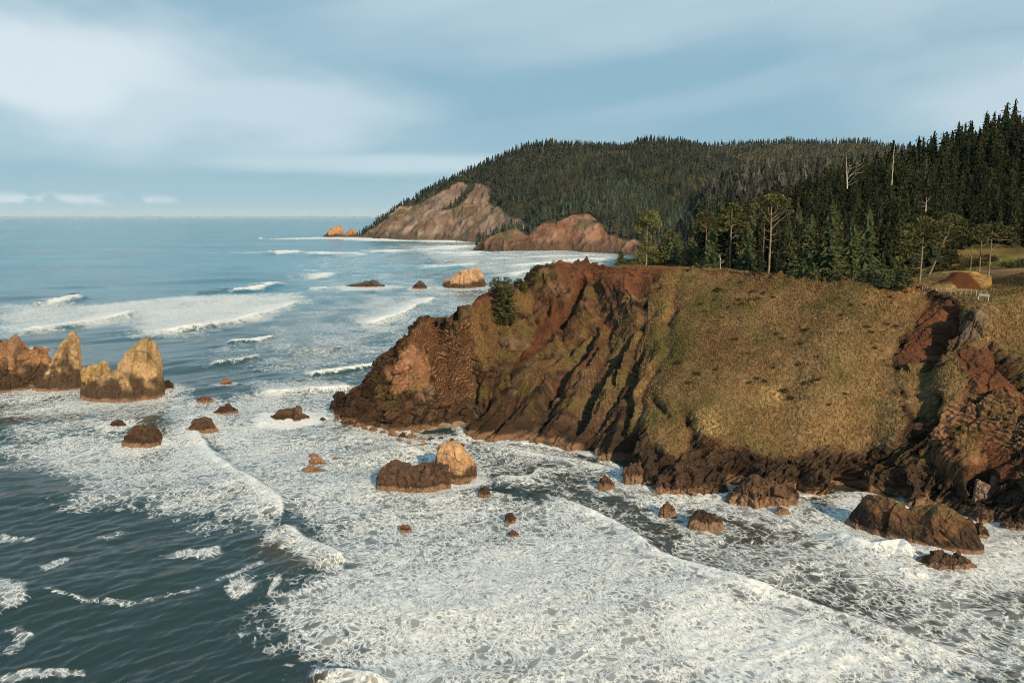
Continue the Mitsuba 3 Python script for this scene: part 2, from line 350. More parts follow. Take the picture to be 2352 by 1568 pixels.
FOAM = [  # (outline in view pixels, foam, edge in metres, silt)
    ([(0, 697), (180, 700), (330, 695), (330, 735), (200, 750), (0, 775)], 0.62, 14, 0),
    ([(180, 705), (420, 682), (690, 672), (700, 695), (600, 738), (420, 768), (320, 770), (300, 730)], 0.72, 14, 0),
    ([(690, 600), (900, 560), (1100, 556), (1420, 580), (1420, 640), (1200, 690), (1000, 700), (860, 700), (740, 690), (680, 640)], 0.24, 30, 0),
    ([(930, 566), (1100, 562), (1430, 582), (1400, 640), (1240, 660), (1000, 600)], 0.52, 22, 0),
    ([(700, 690), (1100, 640), (1080, 740), (930, 790), (880, 840), (700, 890), (560, 900), (520, 800)], 0.26, 16, 0),
    ([(800, 690), (1060, 650), (1080, 700), (980, 720), (900, 770), (800, 760)], 0.40, 12, 0),
    ([(520, 905), (820, 885), (790, 960), (860, 1000), (640, 1010), (480, 960)], 0.50, 5, 0),
    ([(0, 905), (180, 905), (330, 925), (480, 905), (560, 940), (480, 1010), (360, 960), (200, 990), (0, 960)], 0.50, 7, 0),
    ([(0, 985), (160, 965), (300, 1000), (0, 1010)], 0.40, 6, 0),
    ([(0, 1030), (180, 1000), (330, 1010), (440, 980), (640, 1150), (620, 1205), (480, 1180), (330, 1170), (90, 1165), (200, 1120), (180, 1085), (0, 1070)], 0.60, 6, 0),
    ([(330, 1030), (440, 985), (640, 1150), (620, 1200), (500, 1150), (420, 1120)], 0.78, 6, 0),
    ([(450, 960), (640, 940), (860, 985), (1060, 1000), (1260, 1025), (1400, 1070), (1500, 1130), (1240, 1120), (1130, 1090), (880, 1130), (660, 1130), (520, 1060)], 0.62, 4, 0),
    ([(540, 1080), (700, 1000), (900, 1020), (880, 1140), (1130, 1130), (1300, 1160), (1480, 1280), (1700, 1360), (2200, 1540), (2352, 1600), (800, 1620), (640, 1480), (680, 1440), (640, 1390), (720, 1340), (790, 1300), (650, 1160)], 0.58, 3.5, 0),
    ([(720, 1340), (900, 1300), (1200, 1180), (1450, 1240), (1700, 1360), (2200, 1560), (1900, 1640), (900, 1640), (700, 1500)], 0.74, 12, 0),
    ([(1500, 1310), (1800, 1390), (2150, 1568), (1700, 1640), (1450, 1450)], 0.94, 5, 0),
    ([(1500, 1260), (1600, 1180), (1830, 1140), (2000, 1130), (2060, 1260), (2240, 1310), (2260, 1220), (2352, 1210), (2400, 1400), (2400, 1600), (2000, 1440), (1620, 1310)], 0.48, 4, 0),
    ([(1120, 1085), (1240, 1060), (1450, 1105), (1560, 1180), (1680, 1290), (1600, 1300), (1480, 1265), (1300, 1145)], 0.42, 5, 0.3),
    ([(1900, 1145), (1980, 1130), (1990, 1160), (1930, 1170)], 0.95, 1.5, 0),
    ([(100, 1355), (210, 1375), (300, 1378), (450, 1350), (600, 1290), (600, 1296), (450, 1358), (300, 1386), (210, 1384)], 0.50, 0.9, 0),
    ([(0, 1330), (50, 1345), (60, 1385), (20, 1400), (0, 1410)], 0.75, 1.2, 0),
    ([(0, 1440), (50, 1430), (70, 1450), (20, 1500), (10, 1495), (45, 1452)], 0.46, 0.8, 0),
    ([(100, 1300), (150, 1280), (160, 1288), (110, 1310)], 0.7, 0.8, 0), ([(0, 1545), (90, 1532), (190, 1530), (190, 1540), (80, 1545), (0, 1556)], 0.55, 0.7, 0),
    ([(365, 1275), (440, 1262), (510, 1250), (500, 1272), (400, 1283)], 0.62, 1.0, 0), ([(510, 1350), (560, 1320), (590, 1350), (540, 1375)], 0.52, 1.0, 0), ([(610, 1370), (640, 1320), (650, 1322), (622, 1374)], 0.62, 0.7, 0),
    ([(230, 1230), (275, 1215), (290, 1220), (245, 1240)], 0.4, 1.0, 0), ([(0, 1225), (80, 1230), (80, 1240), (0, 1245)], 0.5, 1.0, 0), ([(620, 1215), (690, 1235), (690, 1270), (640, 1265), (600, 1245)], 0.62, 2.0, 0.2), ([(600, 1200), (660, 1205), (760, 1262), (810, 1300), (770, 1330), (700, 1300), (640, 1250)], 0.55, 2.5, 0),
    ([(330, 1180), (480, 1178), (620, 1200), (600, 1235), (470, 1225), (380, 1215)], 0.32, 5, 0), ([(850, 0 + 1500), (700, 1440), (640, 1400), (660, 1360), (740, 1330), (800, 1400)], 0.5, 3, 0),
]
DARK = [  # channels of clear dark water between the foam
    ([(1100, 1022), (1400, 1078), (1500, 1145), (1700, 1172), (1850, 1152), (2000, 1190), (1900, 1240), (1700, 1240), (1500, 1200), (1300, 1125), (1120, 1080)], 0.20, 8),
    ([(1130, 1090), (1240, 1080), (1400, 1110), (1480, 1130), (1500, 1200), (1620, 1270), (1560, 1290), (1480, 1250), (1420, 1190), (1300, 1130), (1200, 1110)], 0.10, 6),
    ([(1500, 1150), (1650, 1150), (1700, 1220), (1560, 1250), (1480, 1200)], 0.08, 6),
    ([(2260, 1270), (2352, 1250), (2352, 1330), (2290, 1330)], 0.45, 2.5), ([(1830, 1150), (1990, 1180), (1950, 1215), (1880, 1190)], 0.25, 1.5),
    ([(300, 890), (500, 860), (700, 850), (600, 905), (420, 915)], 0.2, 8), ([(670, 1150), (820, 1150), (900, 1230), (760, 1250), (690, 1220)], 0.14, 6),
]
RINGS = []                                                              # surf washing round the rocks: (x, y, radius, foam)


def build_sea():
    az = np.radians(np.concatenate([np.linspace(-180, -46, 40, endpoint=False), np.linspace(-46, -36, 60, endpoint=False), np.linspace(-36, 36, 940, endpoint=False), np.linspace(36, 46, 60, endpoint=False), np.linspace(46, 180, 41)]))
    dep = np.concatenate([np.linspace(80, 34, 40, endpoint=False), np.linspace(34, 0.9, 600, endpoint=False), np.geomspace(0.9, 0.06, 88)])
    r = CAM_H / np.tan(np.radians(dep))
    A, R = np.meshgrid(az, r, indexing='ij')
    p = np.stack([R * np.sin(A), R * np.cos(A), 0 * R], -1)
    xy = p[..., :2]
    step = np.maximum(np.gradient(R, axis=1), R * np.gradient(A, axis=0))
    rng = np.random.default_rng(11)
    h, hs = np.zeros_like(R), np.zeros_like(R)
    w3 = np.concatenate([xy, 0 * R[..., None]], -1)
    warp = np.stack([nz(w3, 60, 2, 3), nz(w3, 60, 2, 4)], -1) * 26
    wxy = xy + warp
    group = 0.55 + 0.9 * (vfbm(w3 / 45.0, 3, 40) - 0.2)
    for lam, amp, k in ((260, 1.1, 3), (95, .55, 3), (48, .32, 4), (24, .20, 6), (12, .16, 8), (6.5, .15, 10), (3.6, .105, 12), (2.1, .060, 12)):
        fade = np.clip(1.6 - 2.6 * step / lam, 0, 1) * (sm(450, 1000, R) if lam > 200 else 1) * (0.45 + 1.1 * sm(280, 600, R) if 50 < lam < 200 else 1)
        if not fade.any():
            continue
        for _ in range(k):
            th = math.radians(-62) + rng.normal(0, 0.28 if lam > 20 else 0.5)    # the swell runs in from the sea on the left
            l = lam * rng.uniform(0.75, 1.3)
            ph = (wxy[..., 0] * math.cos(th) + wxy[..., 1] * math.sin(th)) * 2 * np.pi / l + rng.uniform(0, 6.3)
            dst = h if lam > 20 else hs
            dst += fade * amp / math.sqrt(k) * (1.9 * (1 - np.abs(np.sin(ph / 2))) - 0.7) * (group if lam < 30 else 1)
    foam, silt = np.zeros_like(R), np.zeros_like(R)
    front = (np.abs(A) < np.radians(46)) & (R < 9000)
    q = xy[front]
    q3 = w3[front]
    st = step[front]
    edge = nz(q3, 9, 3, 21) * 7 + nz(q3, 2.6, 2, 22) * 2.2
    qf, qs, qh = np.zeros(len(q)), np.zeros(len(q)), np.zeros(len(q))
    for poly, f, soft, s in FOAM:
        poly = np.array([P(a, b, z=0)[:2] for a, b in poly])
        c, rad = poly.mean(0), np.abs(poly - poly.mean(0)).max() + 4 * soft
        m = (np.abs(q - c) < rad).all(1)
        d = in_poly(q[m], poly) + edge[m] * min(soft / 3, 2.5)
        k = sm(-soft, soft, d)
        qf[m] = np.maximum(qf[m], f * k)
        qs[m] = np.maximum(qs[m], s * k)
    for poly, f, soft in DARK:
        poly = np.array([P(a, b, z=0)[:2] for a, b in poly])
        qf -= f * sm(-soft, soft, in_poly(q, poly) + edge * 0.8) * (qf > 0.2)
    lump = 1 + 1.6 * nz(q3, 2.2, 3, 60) + 1.0 * nz(q3, 7, 2, 61)
    for pts, a, wb, wf, trail, f, s in WAVES:
        line = smooth_line(np.array([P(u, v, z=0)[:2] for u, v in pts]), 4)
        m = (np.abs(q - line.mean(0)) < np.ptp(line, axis=0).max() + 60 + 3 * trail).all(1)
        d, side, t = line_dist(q[m], line)
        d = d * side + 0.8 * nz(q3[m], 5, 3, 9) * min(wb / 4, 1.5)
        end = sm(0, 0.14, t) * sm(0, 0.14, 1 - t)
        wf_, wb_ = np.maximum(wf, 1.0 * st[m]), np.maximum(wb, 2 * st[m])
        prof = np.where(d > 0, np.exp(-(np.abs(d) / wb_) ** 1.5), np.exp(-(d / wf_) ** 2))
        qh[m] = np.maximum(qh[m], a * prof * end * np.where(f > 0.7, 0.75 + 0.25 * lump[m], 1))
        ff = f * np.where(d > 0, np.exp(-(d / np.maximum(trail, 1.5 * st[m]))), np.exp(-(d / (0.55 * wf_)) ** 2)) * end ** 0.5
        if s > 0.5:                                                     # a clear face under the lip
            qs[m] = np.maximum(qs[m], s * np.exp(-((d - 4) / 4.5) ** 2) * end)
        else:
            qs[m] = np.maximum(qs[m], s * prof * end)
        qf[m] = np.maximum(qf[m], ff * (1 + 0.7 * nz(q3[m], 4.0, 3, 77)))
    for x, y, rad, f in RINGS:
        m = (np.abs(q - [x, y]) < rad * 2.5).all(1)
        d = np.hypot(q[m, 0] - x, q[m, 1] - y) / rad + nz(q3[m], 3, 3, 70) * 0.7
        qf[m] = np.maximum(qf[m], f * sm(1.7, 0.9, d))
    foot = smooth_line(np.array([P(*c[0], z=0)[:2] for c in COLS[:-1]]), 6)
    m = (np.abs(q - foot.mean(0)) < np.ptp(foot, axis=0).max()).all(1)
    d = line_dist(q[m], foot)[0] + 2.6 * nz(q3[m], 4, 3, 88) + 3.0 * nz(q3[m], 14, 2, 89)
    qf[m] = np.maximum(qf[m], 0.85 * sm(3.2, 0.8, d))
    qh[m] += 0.35 * sm(3.0, 0.5, d) * np.clip(0.5 + 2 * nz(q3[m], 2.2, 2, 87), 0, 1)
    near = np.clip(1.5 - st / 0.9, 0, 1)
    qh += near * np.clip(qf, 0, 1) * (0.12 * nz(q3, 3.2, 3, 50) + 0.12 * nz(q3, 0.9, 2, 51)) + near * sm(0.85, 1.1, qf) * (0.36 * nz(q3, 1.6, 3, 52) + 0.20 * nz(q3, 0.6, 2, 53))
    base_silt = 0.55 * sm(-5, 35, q[:, 0]) * sm(260, 180, q[:, 1])
    foam[front], silt[front] = np.clip(qf, 0, 1.6), np.maximum(qs, base_silt)
    h[front] += qh
    h += hs * (1 - 0.72 * np.clip(1.3 * foam, 0, 1))
    h *= np.clip(R / 60, 0, 1)
    p[..., 2] = h
    p[..., 2] -= (R / 1000) ** 2 * 0.0785 * 0.0
    uv = np.stack([foam + 1e-6 * p[..., 0], silt + 1e-6 * p[..., 1]], -1)
    f = grid_faces(*R.shape)
    add('sea', (p.reshape(-1, 3), f), 'water_material', True, uv=uv.reshape(-1, 2))
    tag('sea', 'blue green ocean with white surf, breakers and lacy foam', kind='structure')


# ------------------------------------------------------------------ the bluff
RIM = 43.0
COLS = [  # base (view px), three points up the face with the share of the depth between base and crest, crest (view px, z or y)
    ((760, 936), (766, 932, .3), (768, 928, .5), (770, 925, .8), (774, 922), 4.0, 1),
    ((792, 968), (800, 945, .12), (806, 925, .4), (814, 900, .7), (826, 876), 12.0, 1),
    ((855, 984), (860, 950, .10), (868, 905, .35), (880, 850, .65), (895, 800), 22.0, 1),
    ((925, 992), (930, 950, .10), (932, 895, .33), (932, 830, .62), (932, 768), 27.0, 1),
    ((1000, 984), (1002, 945, .10), (1004, 880, .30), (1000, 800, .58), (988, 724), 31.0, 1),
    ((1058, 976), (1062, 945, .12), (1068, 880, .35), (1070, 800, .62), (1058, 731), 31.5, 1),
    ((1066, 1007), (1090, 965, .10), (1125, 890, .30), (1140, 790, .62), (1128, 668), 37.0, 1),
    ((1098, 1011), (1130, 962, .09), (1178, 885, .30), (1205, 785, .58), (1218, 648), 38.5, 1),
    ((1140, 1014), (1178, 960, .09), (1232, 880, .30), (1268, 780, .58), (1240, 612), 42.5, 1),
    ((1240, 1022), (1280, 960, .08), (1335, 860, .30), (1380, 750, .60), (1312, 606), 43.5, 1),
    ((1325, 1034), (1362, 960, .08), (1420, 840, .32), (1465, 725, .62), (1450, 616), RIM, 0),
    ((1415, 1068), (1432, 985, .08), (1482, 860, .30), (1530, 740, .62), (1560, 619), RIM, 0),
    ((1505, 1128), (1512, 1040, .08), (1560, 900, .30), (1612, 760, .62), (1660, 623), RIM, 0),
    ((1620, 1134), (1630, 1052, .07), (1680, 900, .30), (1722, 765, .62), (1760, 631), RIM, 0),
    ((1740, 1130), (1750, 1056, .07), (1798, 905, .30), (1830, 770, .62), (1860, 638), RIM, 0),
    ((1850, 1135), (1860, 1062, .07), (1892, 910, .30), (1922, 780, .62), (1960, 646), RIM, 0),
    ((1965, 1132), (1972, 1066, .07), (2000, 915, .30), (2028, 790, .62), (2060, 653), RIM - 0.4, 0),
    ((2080, 1165), (2082, 1085, .07), (2092, 955, .27), (2108, 805, .62), (2130, 662), RIM - 1.2, 0),
    ((2200, 1188), (2192, 1090, .08), (2198, 945, .28), (2200, 805, .62), (2192, 681), RIM - 2.3, 0),
    ((2290, 1200), (2282, 1095, .08), (2282, 950, .28), (2274, 805, .62), (2266, 682), RIM - 2.3, 0),
    ((2375, 1226), (2365, 1105, .08), (2365, 955, .28), (2365, 805, .62), (2368, 666), RIM - 1.2, 0),
    ((2580, 1300), (2560, 1150, .08), (2550, 980, .28), (2545, 810, .62), (2540, 640), RIM + 3, 0),
    ((2900, 1420), (2860, 1220, .08), (2840, 1000, .28), (2830, 820, .62), (2820, 620), RIM + 5, 0),
]
BLUFF = None


def bluff_net():
    net = []
    for (bx, by), a, b, c, (tx, ty), tz, ridge in COLS:
        base = P(bx, by, z=0)
        top = P(tx, ty, z=tz)
        col = [base + [0, -1.5, 0] * np.array(1.0) + [0, 0, -4], base]
        for (mx, my, g) in (a, b, c):
            col.append(P(mx, my, y=base[1] + g * (top[1] - base[1])))
        col.append(top)
        if ridge:
            fall = max(6.0, 0.75 * tz)
            col += [top + [-0.10 * fall, 0.35 * fall, -0.10 * tz], top + [-0.25 * fall, 0.9 * fall, -0.55 * tz], top + [-0.4 * fall, 1.5 * fall, -tz - 4]]
        else:
            col += [top + [0, 6, 0.1], top + [0, 25, -0.7], top + [0, 60, -3.0]]
        net.append(col)
    return net


def build_bluff():
    global BLUFF
    L = Loft(bluff_net(), 1060, [5, 38, 88, 96, 96, 20, 8, 8])
    p0 = L.p
    n0 = grid_normals(p0)
    if n0[550, 140] @ np.array([0, -1, 1]) < 0:
        n0 = -n0
    w = np.stack([nz(p0, 14, 4, 1) * 0.9 + nz(p0, 3.0, 3, 71) * 0.30, nz(p0, 14, 4, 2) * 0.55 + nz(p0, 3.0, 3, 72) * 0.2], -1)
    U, V = L.u, L.v
    # where the grass grows
    grass = np.maximum.reduce([
        L.mask([(1462, 720), (1500, 660), (1560, 622), (1700, 628), (1900, 642), (2090, 656), (2130, 668), (2110, 720), (2060, 780), (2030, 830), (2060, 880), (2070, 930), (2050, 990), (1990, 1030), (1900, 1050), (1850, 1045), (1780, 1050), (1700, 1010), (1620, 1000), (1560, 960), (1500, 985), (1455, 940), (1462, 850), (1446, 780)], 0.14, w),
        L.mask([(2206, 700), (2230, 670), (2300, 640), (2400, 650), (2480, 700), (2480, 900), (2400, 905), (2340, 850), (2290, 790), (2240, 800), (2200, 770)], 0.14, w),
        L.mask([(1180, 875), (1235, 815), (1330, 735), (1410, 700), (1440, 720), (1380, 770), (1290, 850), (1205, 905)], 0.10, w) * 0.85,
        L.mask([(1330, 850), (1400, 760), (1480, 700), (1510, 720), (1440, 800), (1380, 850)], 0.10, w),
        L.mask([(1062, 735), (1100, 715), (1130, 690), (1150, 740), (1150, 830), (1110, 850), (1080, 800)], 0.09, w),
        L.mask([(1150, 690), (1228, 655), (1240, 720), (1205, 800), (1170, 830), (1150, 790)], 0.08, w),
        L.mask([(1100, 1100), (1100, 1100), (1101, 1101)], 0.001, w) * 0,
        L.mask([(2060, 850), (2140, 835), (2200, 830), (2230, 880), (2180, 930), (2110, 960), (2080, 920)], 0.12, w) * 0.85,
        L.mask([(2200, 1000), (2250, 985), (2260, 1050), (2220, 1070)], 0.08, w) * 0.6,
        L.mask([(1470, 950), (1560, 940), (1600, 1000), (1560, 1040), (1490, 1020)], 0.10, w) * 0.85,
        L.mask([(1250, 610), (1310, 612), (1300, 690), (1250, 680)], 0.06, w) * 0.55,
    ])
    grass = grass * np.where(U < 10.3, sm(-0.16, 0.06, nz(p0, 3.5, 4, 95) + 0.02), 1)
    grass = np.maximum(grass, (V > 5.15) * (U > 9.4) * sm(-0.05, 0.3, 0.2 + nz(p0, 5, 3, 5)))
    grass = np.maximum(grass, 0.95 * sm(4.0, 4.4, V) * sm(18.6, 19.3, U))
    soil = np.maximum.reduce([
        L.mask([(2128, 690), (2160, 684), (2190, 690), (2186, 730), (2166, 780), (2130, 830), (2070, 838), (2036, 830), (2080, 780), (2110, 740), (2100, 716)], 0.07, w * 0.7),
        L.mask([(2190, 800), (2230, 790), (2266, 790), (2290, 820), (2310, 860), (2352, 900), (2420, 950), (2420, 1000), (2300, 905), (2250, 900), (2210, 840)], 0.07, w * 0.7),
        L.mask([(2160, 920), (2200, 890), (2230, 890), (2190, 930), (2150, 960)], 0.05, w * 0.6),
        L.mask([(1310, 606), (1560, 618), (1560, 650), (1450, 660), (1370, 660), (1330, 650), (1290, 640)], 0.10, w),
        L.mask([(1245, 800), (1330, 690), (1350, 640), (1300, 640), (1240, 760), (1190, 830)], 0.08, w) * 0.9,
        L.mask([(1270, 880), (1360, 790), (1400, 740), (1430, 760), (1370, 850), (1300, 900)], 0.08, w) * 0.9,
        L.mask([(2230, 950), (2330, 990), (2352, 1100), (2250, 1100), (2200, 1050)], 0.08, w) * 0.9,
        L.mask([(1070, 700), (1130, 665), (1140, 690), (1090, 740), (1060, 730)], 0.06, w),
    ])
    pale = np.maximum.reduce([
        L.mask([(872, 880), (900, 825), (935, 800), (975, 825), (988, 862), (955, 895), (900, 905)], 0.06, w),
        L.mask([(2140, 950), (2185, 925), (2215, 950), (2170, 985), (2130, 1000)], 0.05, w) * 0.9,
        L.mask([(2230, 1060), (2270, 1040), (2280, 1100), (2240, 1110)], 0.05, w) * 0.5,
        L.mask([(2140, 1010), (2180, 1000), (2200, 1050), (2180, 1090), (2140, 1080)], 0.06, w) * 0.45,
        L.mask([(1410, 670), (1470, 660), (1500, 690), (1430, 690)], 0.04, w) * 0.5,
    ])
    greyrock = np.maximum(L.mask([(2196, 730), (2226, 722), (2262, 735), (2264, 765), (2230, 782), (2200, 770)], 0.05, w * .5), L.mask([(2236, 708), (2262, 712), (2262, 728), (2238, 728)], 0.05, w * .5))
    fold = L.mask([(930, 790), (985, 722), (1062, 733), (1086, 850), (1082, 925), (1010, 930), (1000, 880), (975, 815)], 0.05, w * 0.4)
    beds = np.maximum(L.mask([(2170, 940), (2230, 905), (2480, 920), (2480, 1060), (2352, 1040), (2220, 1000)], 0.10, w * 0.5), L.mask([(1300, 860), (1360, 830), (1420, 900), (1400, 1000), (1340, 990)], 0.10, w) * 0.7)
    beds = np.maximum(beds, L.mask([(1830, 1060), (1960, 1040), (2050, 1060), (2050, 1120), (1840, 1110)], 0.1, w) * 0.6)
    grass = grass * (1 - 0.9 * fold) * (1 - greyrock)
    soil = soil * (1 - greyrock)
    rock = (1 - grass)
    # relief: gullies, clefts, caves
    cut = np.zeros_like(U)
    open_g = grass.copy()

    def gully(pts, depth, width, sharp=1.0, kill=0.9):
        nonlocal cut, open_g
        line = smooth_line(L.lift(pts)[1], 4)
        d, _, t = line_dist(p0 + np.stack([nz(p0, 5, 3, 80), nz(p0, 5, 3, 81), nz(p0, 5, 3, 82)], -1) * 3.0, line)
        k = np.exp(-(d / width) ** (2 * sharp)) * sm(0, 0.1, t + 0.03) * sm(0, 0.1, 1.03 - t)
        cut -= depth * k
        open_g *= 1 - kill * np.exp(-(d / (0.8 * width)) ** 2)

    gully([(1292, 728), (1230, 795), (1175, 857), (1147, 884), (1100, 935), (1066, 968)], 4.6, 1.8)
    gully([(1372, 748), (1318, 836), (1290, 868), (1240, 930)], 3.6, 1.6)
    gully([(1447, 772), (1386, 857), (1345, 935), (1330, 1000)], 4.0, 1.7)
    gully([(1476, 800), (1452, 870), (1440, 960), (1432, 1010)], 3.0, 1.4)
    gully([(1336, 640), (1314, 700), (1284, 742)], 4.6, 1.7)
    gully([(1240, 640), (1232, 700), (1190, 790), (1150, 830)], 1.8, 2.0)
    gully([(1520, 660), (1430, 690), (1370, 705)], 1.6, 1.6)
    gully([(1262, 700), (1240, 760), (1205, 840), (1180, 880)], 2.6, 1.3)
    gully([(1400, 700), (1350, 760), (1300, 810), (1262, 850)], 2.4, 1.2)
    gully([(1500, 720), (1450, 770), (1420, 830), (1405, 900)], 2.4, 1.2)
    gully([(1408, 740), (1375, 800), (1340, 860)], 1.2, 1.1)
    gully([(1110, 850), (1120, 900), (1100, 960)], 1.6, 1.4)
    gully([(1560, 700), (1520, 760), (1490, 840)], 0.9, 1.3, kill=.4)
    gully([(1088, 850), (1086, 900), (1075, 960)], 2.0, 1.8)
    gully([(1210, 870), (1170, 930), (1130, 1000)], 1.4, 1.6)
    gully([(1290, 890), (1250, 960), (1215, 1015)], 1.6, 1.6)
    gully([(2186, 696), (2172, 740), (2152, 790)], 6.0, 2.2)
    gully([(2310, 850), (2300, 810), (2270, 785)], 1.2, 1.0)
    gully([(2160, 740), (2130, 830), (2110, 930), (2085, 1010), (2010, 1060)], 1.7, 2.0, kill=.4)
    gully([(2150, 900), (2128, 950), (2100, 1000)], 2.2, 1.4)
    gully([(2290, 800), (2330, 860), (2400, 930)], 2.0, 2.5)
    gully([(1560, 945), (1590, 985), (1600, 1030)], 1.4, 1.5)
    gully([(1500, 905), (1515, 940), (1530, 960)], 1.2, 1.0)
    gully([(1840, 1060), (1845, 1100), (1850, 1140)], 2.5, 1.3)
    gully([(1490, 1010), (1500, 1080), (1480, 1120)], 1.6, 1.4)
    gully([(930, 820), (975, 822), (1000, 860), (1010, 920)], 0.9, 0.9)
    for vx, vy, r, depth in ((1432, 1042, 4.2, 9), (1152, 884, 1.7, 3.5), (2255, 1108, 2.6, 5), (2150, 1120, 5.0, 4), (1705, 1100, 3.2, 5), (1945, 1122, 4.2, 6), (1248, 1018, 1.6, 4), (2040, 1135, 4.0, 4.5), (1575, 1100, 1.6, 2), (1345, 1030, 1.6, 2.4)):
        c = L.lift([(vx, vy)])[1][0]
        d = np.linalg.norm((p0 - c) * [1, 1, 0.8], axis=-1) + nz(p0, 4, 3, 90) * 2.4
        cut -= depth * sm(1.35 * r, 0.55 * r, d)
    for vx, vy, r, hgt in ((1270, 640, 4.5, 2.6), (1395, 650, 3.5, 2.0), (1525, 640, 3.0, 1.6), (2228, 748, 2.6, 2.6), (2246, 718, 1.6, 1.4), (1450, 1095, 2.2, 2.0), (1580, 1100, 4.0, 2.2), (1750, 1130, 5.0, 3.0), (1880, 1105, 3.0, 2.0), (1100, 700, 2.5, 1.6), (2200, 1060, 4, 2.0)):
        c = L.lift([(vx, vy)])[1][0]
        cut += hgt * sm(1.5 * r, 0.2 * r, np.linalg.norm(p0 - c, axis=-1) + nz(p0, 3, 3, 91) * 1.5)
    grass = open_g
    rock = 1 - grass
    # the joints run up to the right, as the beds do
    a = math.radians(38)
    along = p0[..., 0] * math.cos(a) + p0[..., 2] * math.sin(a)
    across = -p0[..., 0] * math.sin(a) + p0[..., 2] * math.cos(a)
    s3 = np.stack([along / 3.2, p0[..., 1], across], -1)
    soft = np.clip(1 - soil * 0.55 - pale * 0.3 - 0.5 * fold, 0.25, 1)
    wr = np.stack([math.cos(a) * p0[..., 0] + math.sin(a) * p0[..., 2], p0[..., 1], -math.sin(a) * p0[..., 0] + math.cos(a) * p0[..., 2]], -1)
    b1, k1 = blocks(wr, 4.6, 301, 0.5, (0.30, 1, 1))
    b2, k2 = blocks(wr, 1.7, 302, 0.55, (0.36, 1, 1))
    b3, k3 = blocks(wr, 0.75, 303, 0.55, (0.5, 1, 1))
    bump = rock * soft * (0.8 * (ridged(s3, 7.5, 3, 10) - 0.55) + 0.50 * b1 + 0.62 * b2 + 0.5 * b3 - 0.45 * k1 - 0.12 * k2 + 0.35 * nz(p0, 0.9, 2, 30))
    # the nose is cut into slabs that lean one on another, their joints running down to the left
    saw = lambda t: np.where((t % 1) < 0.82, (t % 1) / 0.82, (1 - t % 1) / 0.18)
    zone = sm(5.6, 6.8, U) * sm(12.3, 11.0, U) * sm(0.6, 1.3, V) * sm(5.0, 4.3, V) * (1 - fold)
    wv = 0.30 * np.sin(V * 1.3 + 1) + 1.1 * nz(p0, 16, 3, 110) + 0.35 * nz(p0, 4, 3, 111)
    sl1, sl2, sl3 = saw(U * 1.08 + 0.75 * wv), saw(U * 3.1 + 1.5 * wv + 0.3), saw(U * 8.0 + 2.6 * wv)
    cut_open = zone * (0.35 + 0.65 * (1 - grass))
    bump = bump * (1 - 0.62 * zone) + zone * (0.6 + 0.4 * rock) * (3.2 * (sl1 - 0.5)) + cut_open * (0.60 * (sl2 - 0.5) + 0.22 * (sl3 - 0.5))
    edge_open = zone * sm(0.25, 0.02, sl1) * 0.9
    grass = grass * (1 - edge_open)
    rock = 1 - grass
    bump += grass * (1.0 * nz(p0, 13, 3, 40) + 1.1 * nz(p0 * [1, 1, .6], 4.5, 3, 41) + 0.34 * nz(p0, 1.1, 3, 42))
    bump += rock * soil * 0.5 * (ridged(s3, 3.0, 3, 45) - 0.5)
    # folded beds, raised and sunk in turn
    zig = lambda t: np.abs((t % 1) * 2 - 1) * 2 - 1
    yy = p0[..., 0] * 0.55 + p0[..., 2] * 0.83
    xx = p0[..., 0] * 0.83 - p0[..., 2] * 0.55
    wob = 1.9 * zig(yy / 9.0 + 1.6 * nz(p0, 9, 2, 50)) * (0.6 + 1.5 * nz(p0, 8, 2, 57)) + 0.8 * np.sin(yy * 1.7 + xx * 0.4 + 4 * nz(p0, 6, 2, 51)) + 4.0 * nz(p0, 9, 2, 52)
    bed = (xx + wob) / 1.05
    line_f = zig(bed + 0.35 * nz(p0, 1.6, 2, 54))
    bed2 = (p0[..., 2] + 0.004 * (p0[..., 0] - 88) ** 2 * 4 + 1.6 * nz(p0, 9, 2, 53)) / 1.0
    line_b = zig(bed2)
    bump += fold * 0.16 * line_f + beds * 0.28 * line_b
    under = sm(-0.5, 2.0, p0[..., 2])
    hold = np.where(V < 1, 0.5, 1.0) * np.where(U > 9.5, 1 - sm(4.9, 5.4, V), 1)
    p = p0 + n0 * ((cut + bump) * hold)[..., None]
    # colours of the stuff itself
    z = p[..., 2]
    m1, m2, m3 = nz(p, 9, 4, 60), nz(p, 2.2, 3, 61), nz(p, 0.6, 2, 62)
    c = mixc((0.030, 0.0185, 0.012), (0.112, 0.061, 0.034), np.clip(0.45 + 1.9 * m1 + 1.1 * m2, 0, 1))
    c = mixc(c, (0.19, 0.125, 0.085), np.clip(sm(0.12, 0.26, nz(p, 6, 4, 63)), 0, 1) * 0.75)
    c = c * (1 - 0.55 * np.clip(k1 + 0.6 * k2, 0, 1) * rock)[..., None]
    c = mixc(c, mixc((0.052, 0.0215, 0.011), (0.118, 0.045, 0.021), np.clip(0.5 + 1.8 * m1 + 1.2 * m2, 0, 1)), soil * 0.9)
    c = mixc(c, mixc((0.17, 0.085, 0.046), (0.33, 0.180, 0.110), np.clip(0.5 + 1.8 * m2 + 1.2 * m1, 0, 1)), pale * 0.85)
    c = mixc(c, mixc((0.075, 0.036, 0.018), (0.23, 0.145, 0.080), sm(0.55, 0.95, line_f + 1.1 * m2 + 0.6 * m1)), fold * 0.92)
    c = mixc(c, mixc((0.085, 0.047, 0.027), (0.22, 0.14, 0.085), sm(0.35, 0.9, line_b + 1.2 * m2)), beds * 0.7)
    c = mixc(c, mixc((0.060, 0.045, 0.035), (0.185, 0.145, 0.115), np.clip(.5 + 2 * m2 + m1, 0, 1)), greyrock * .9)
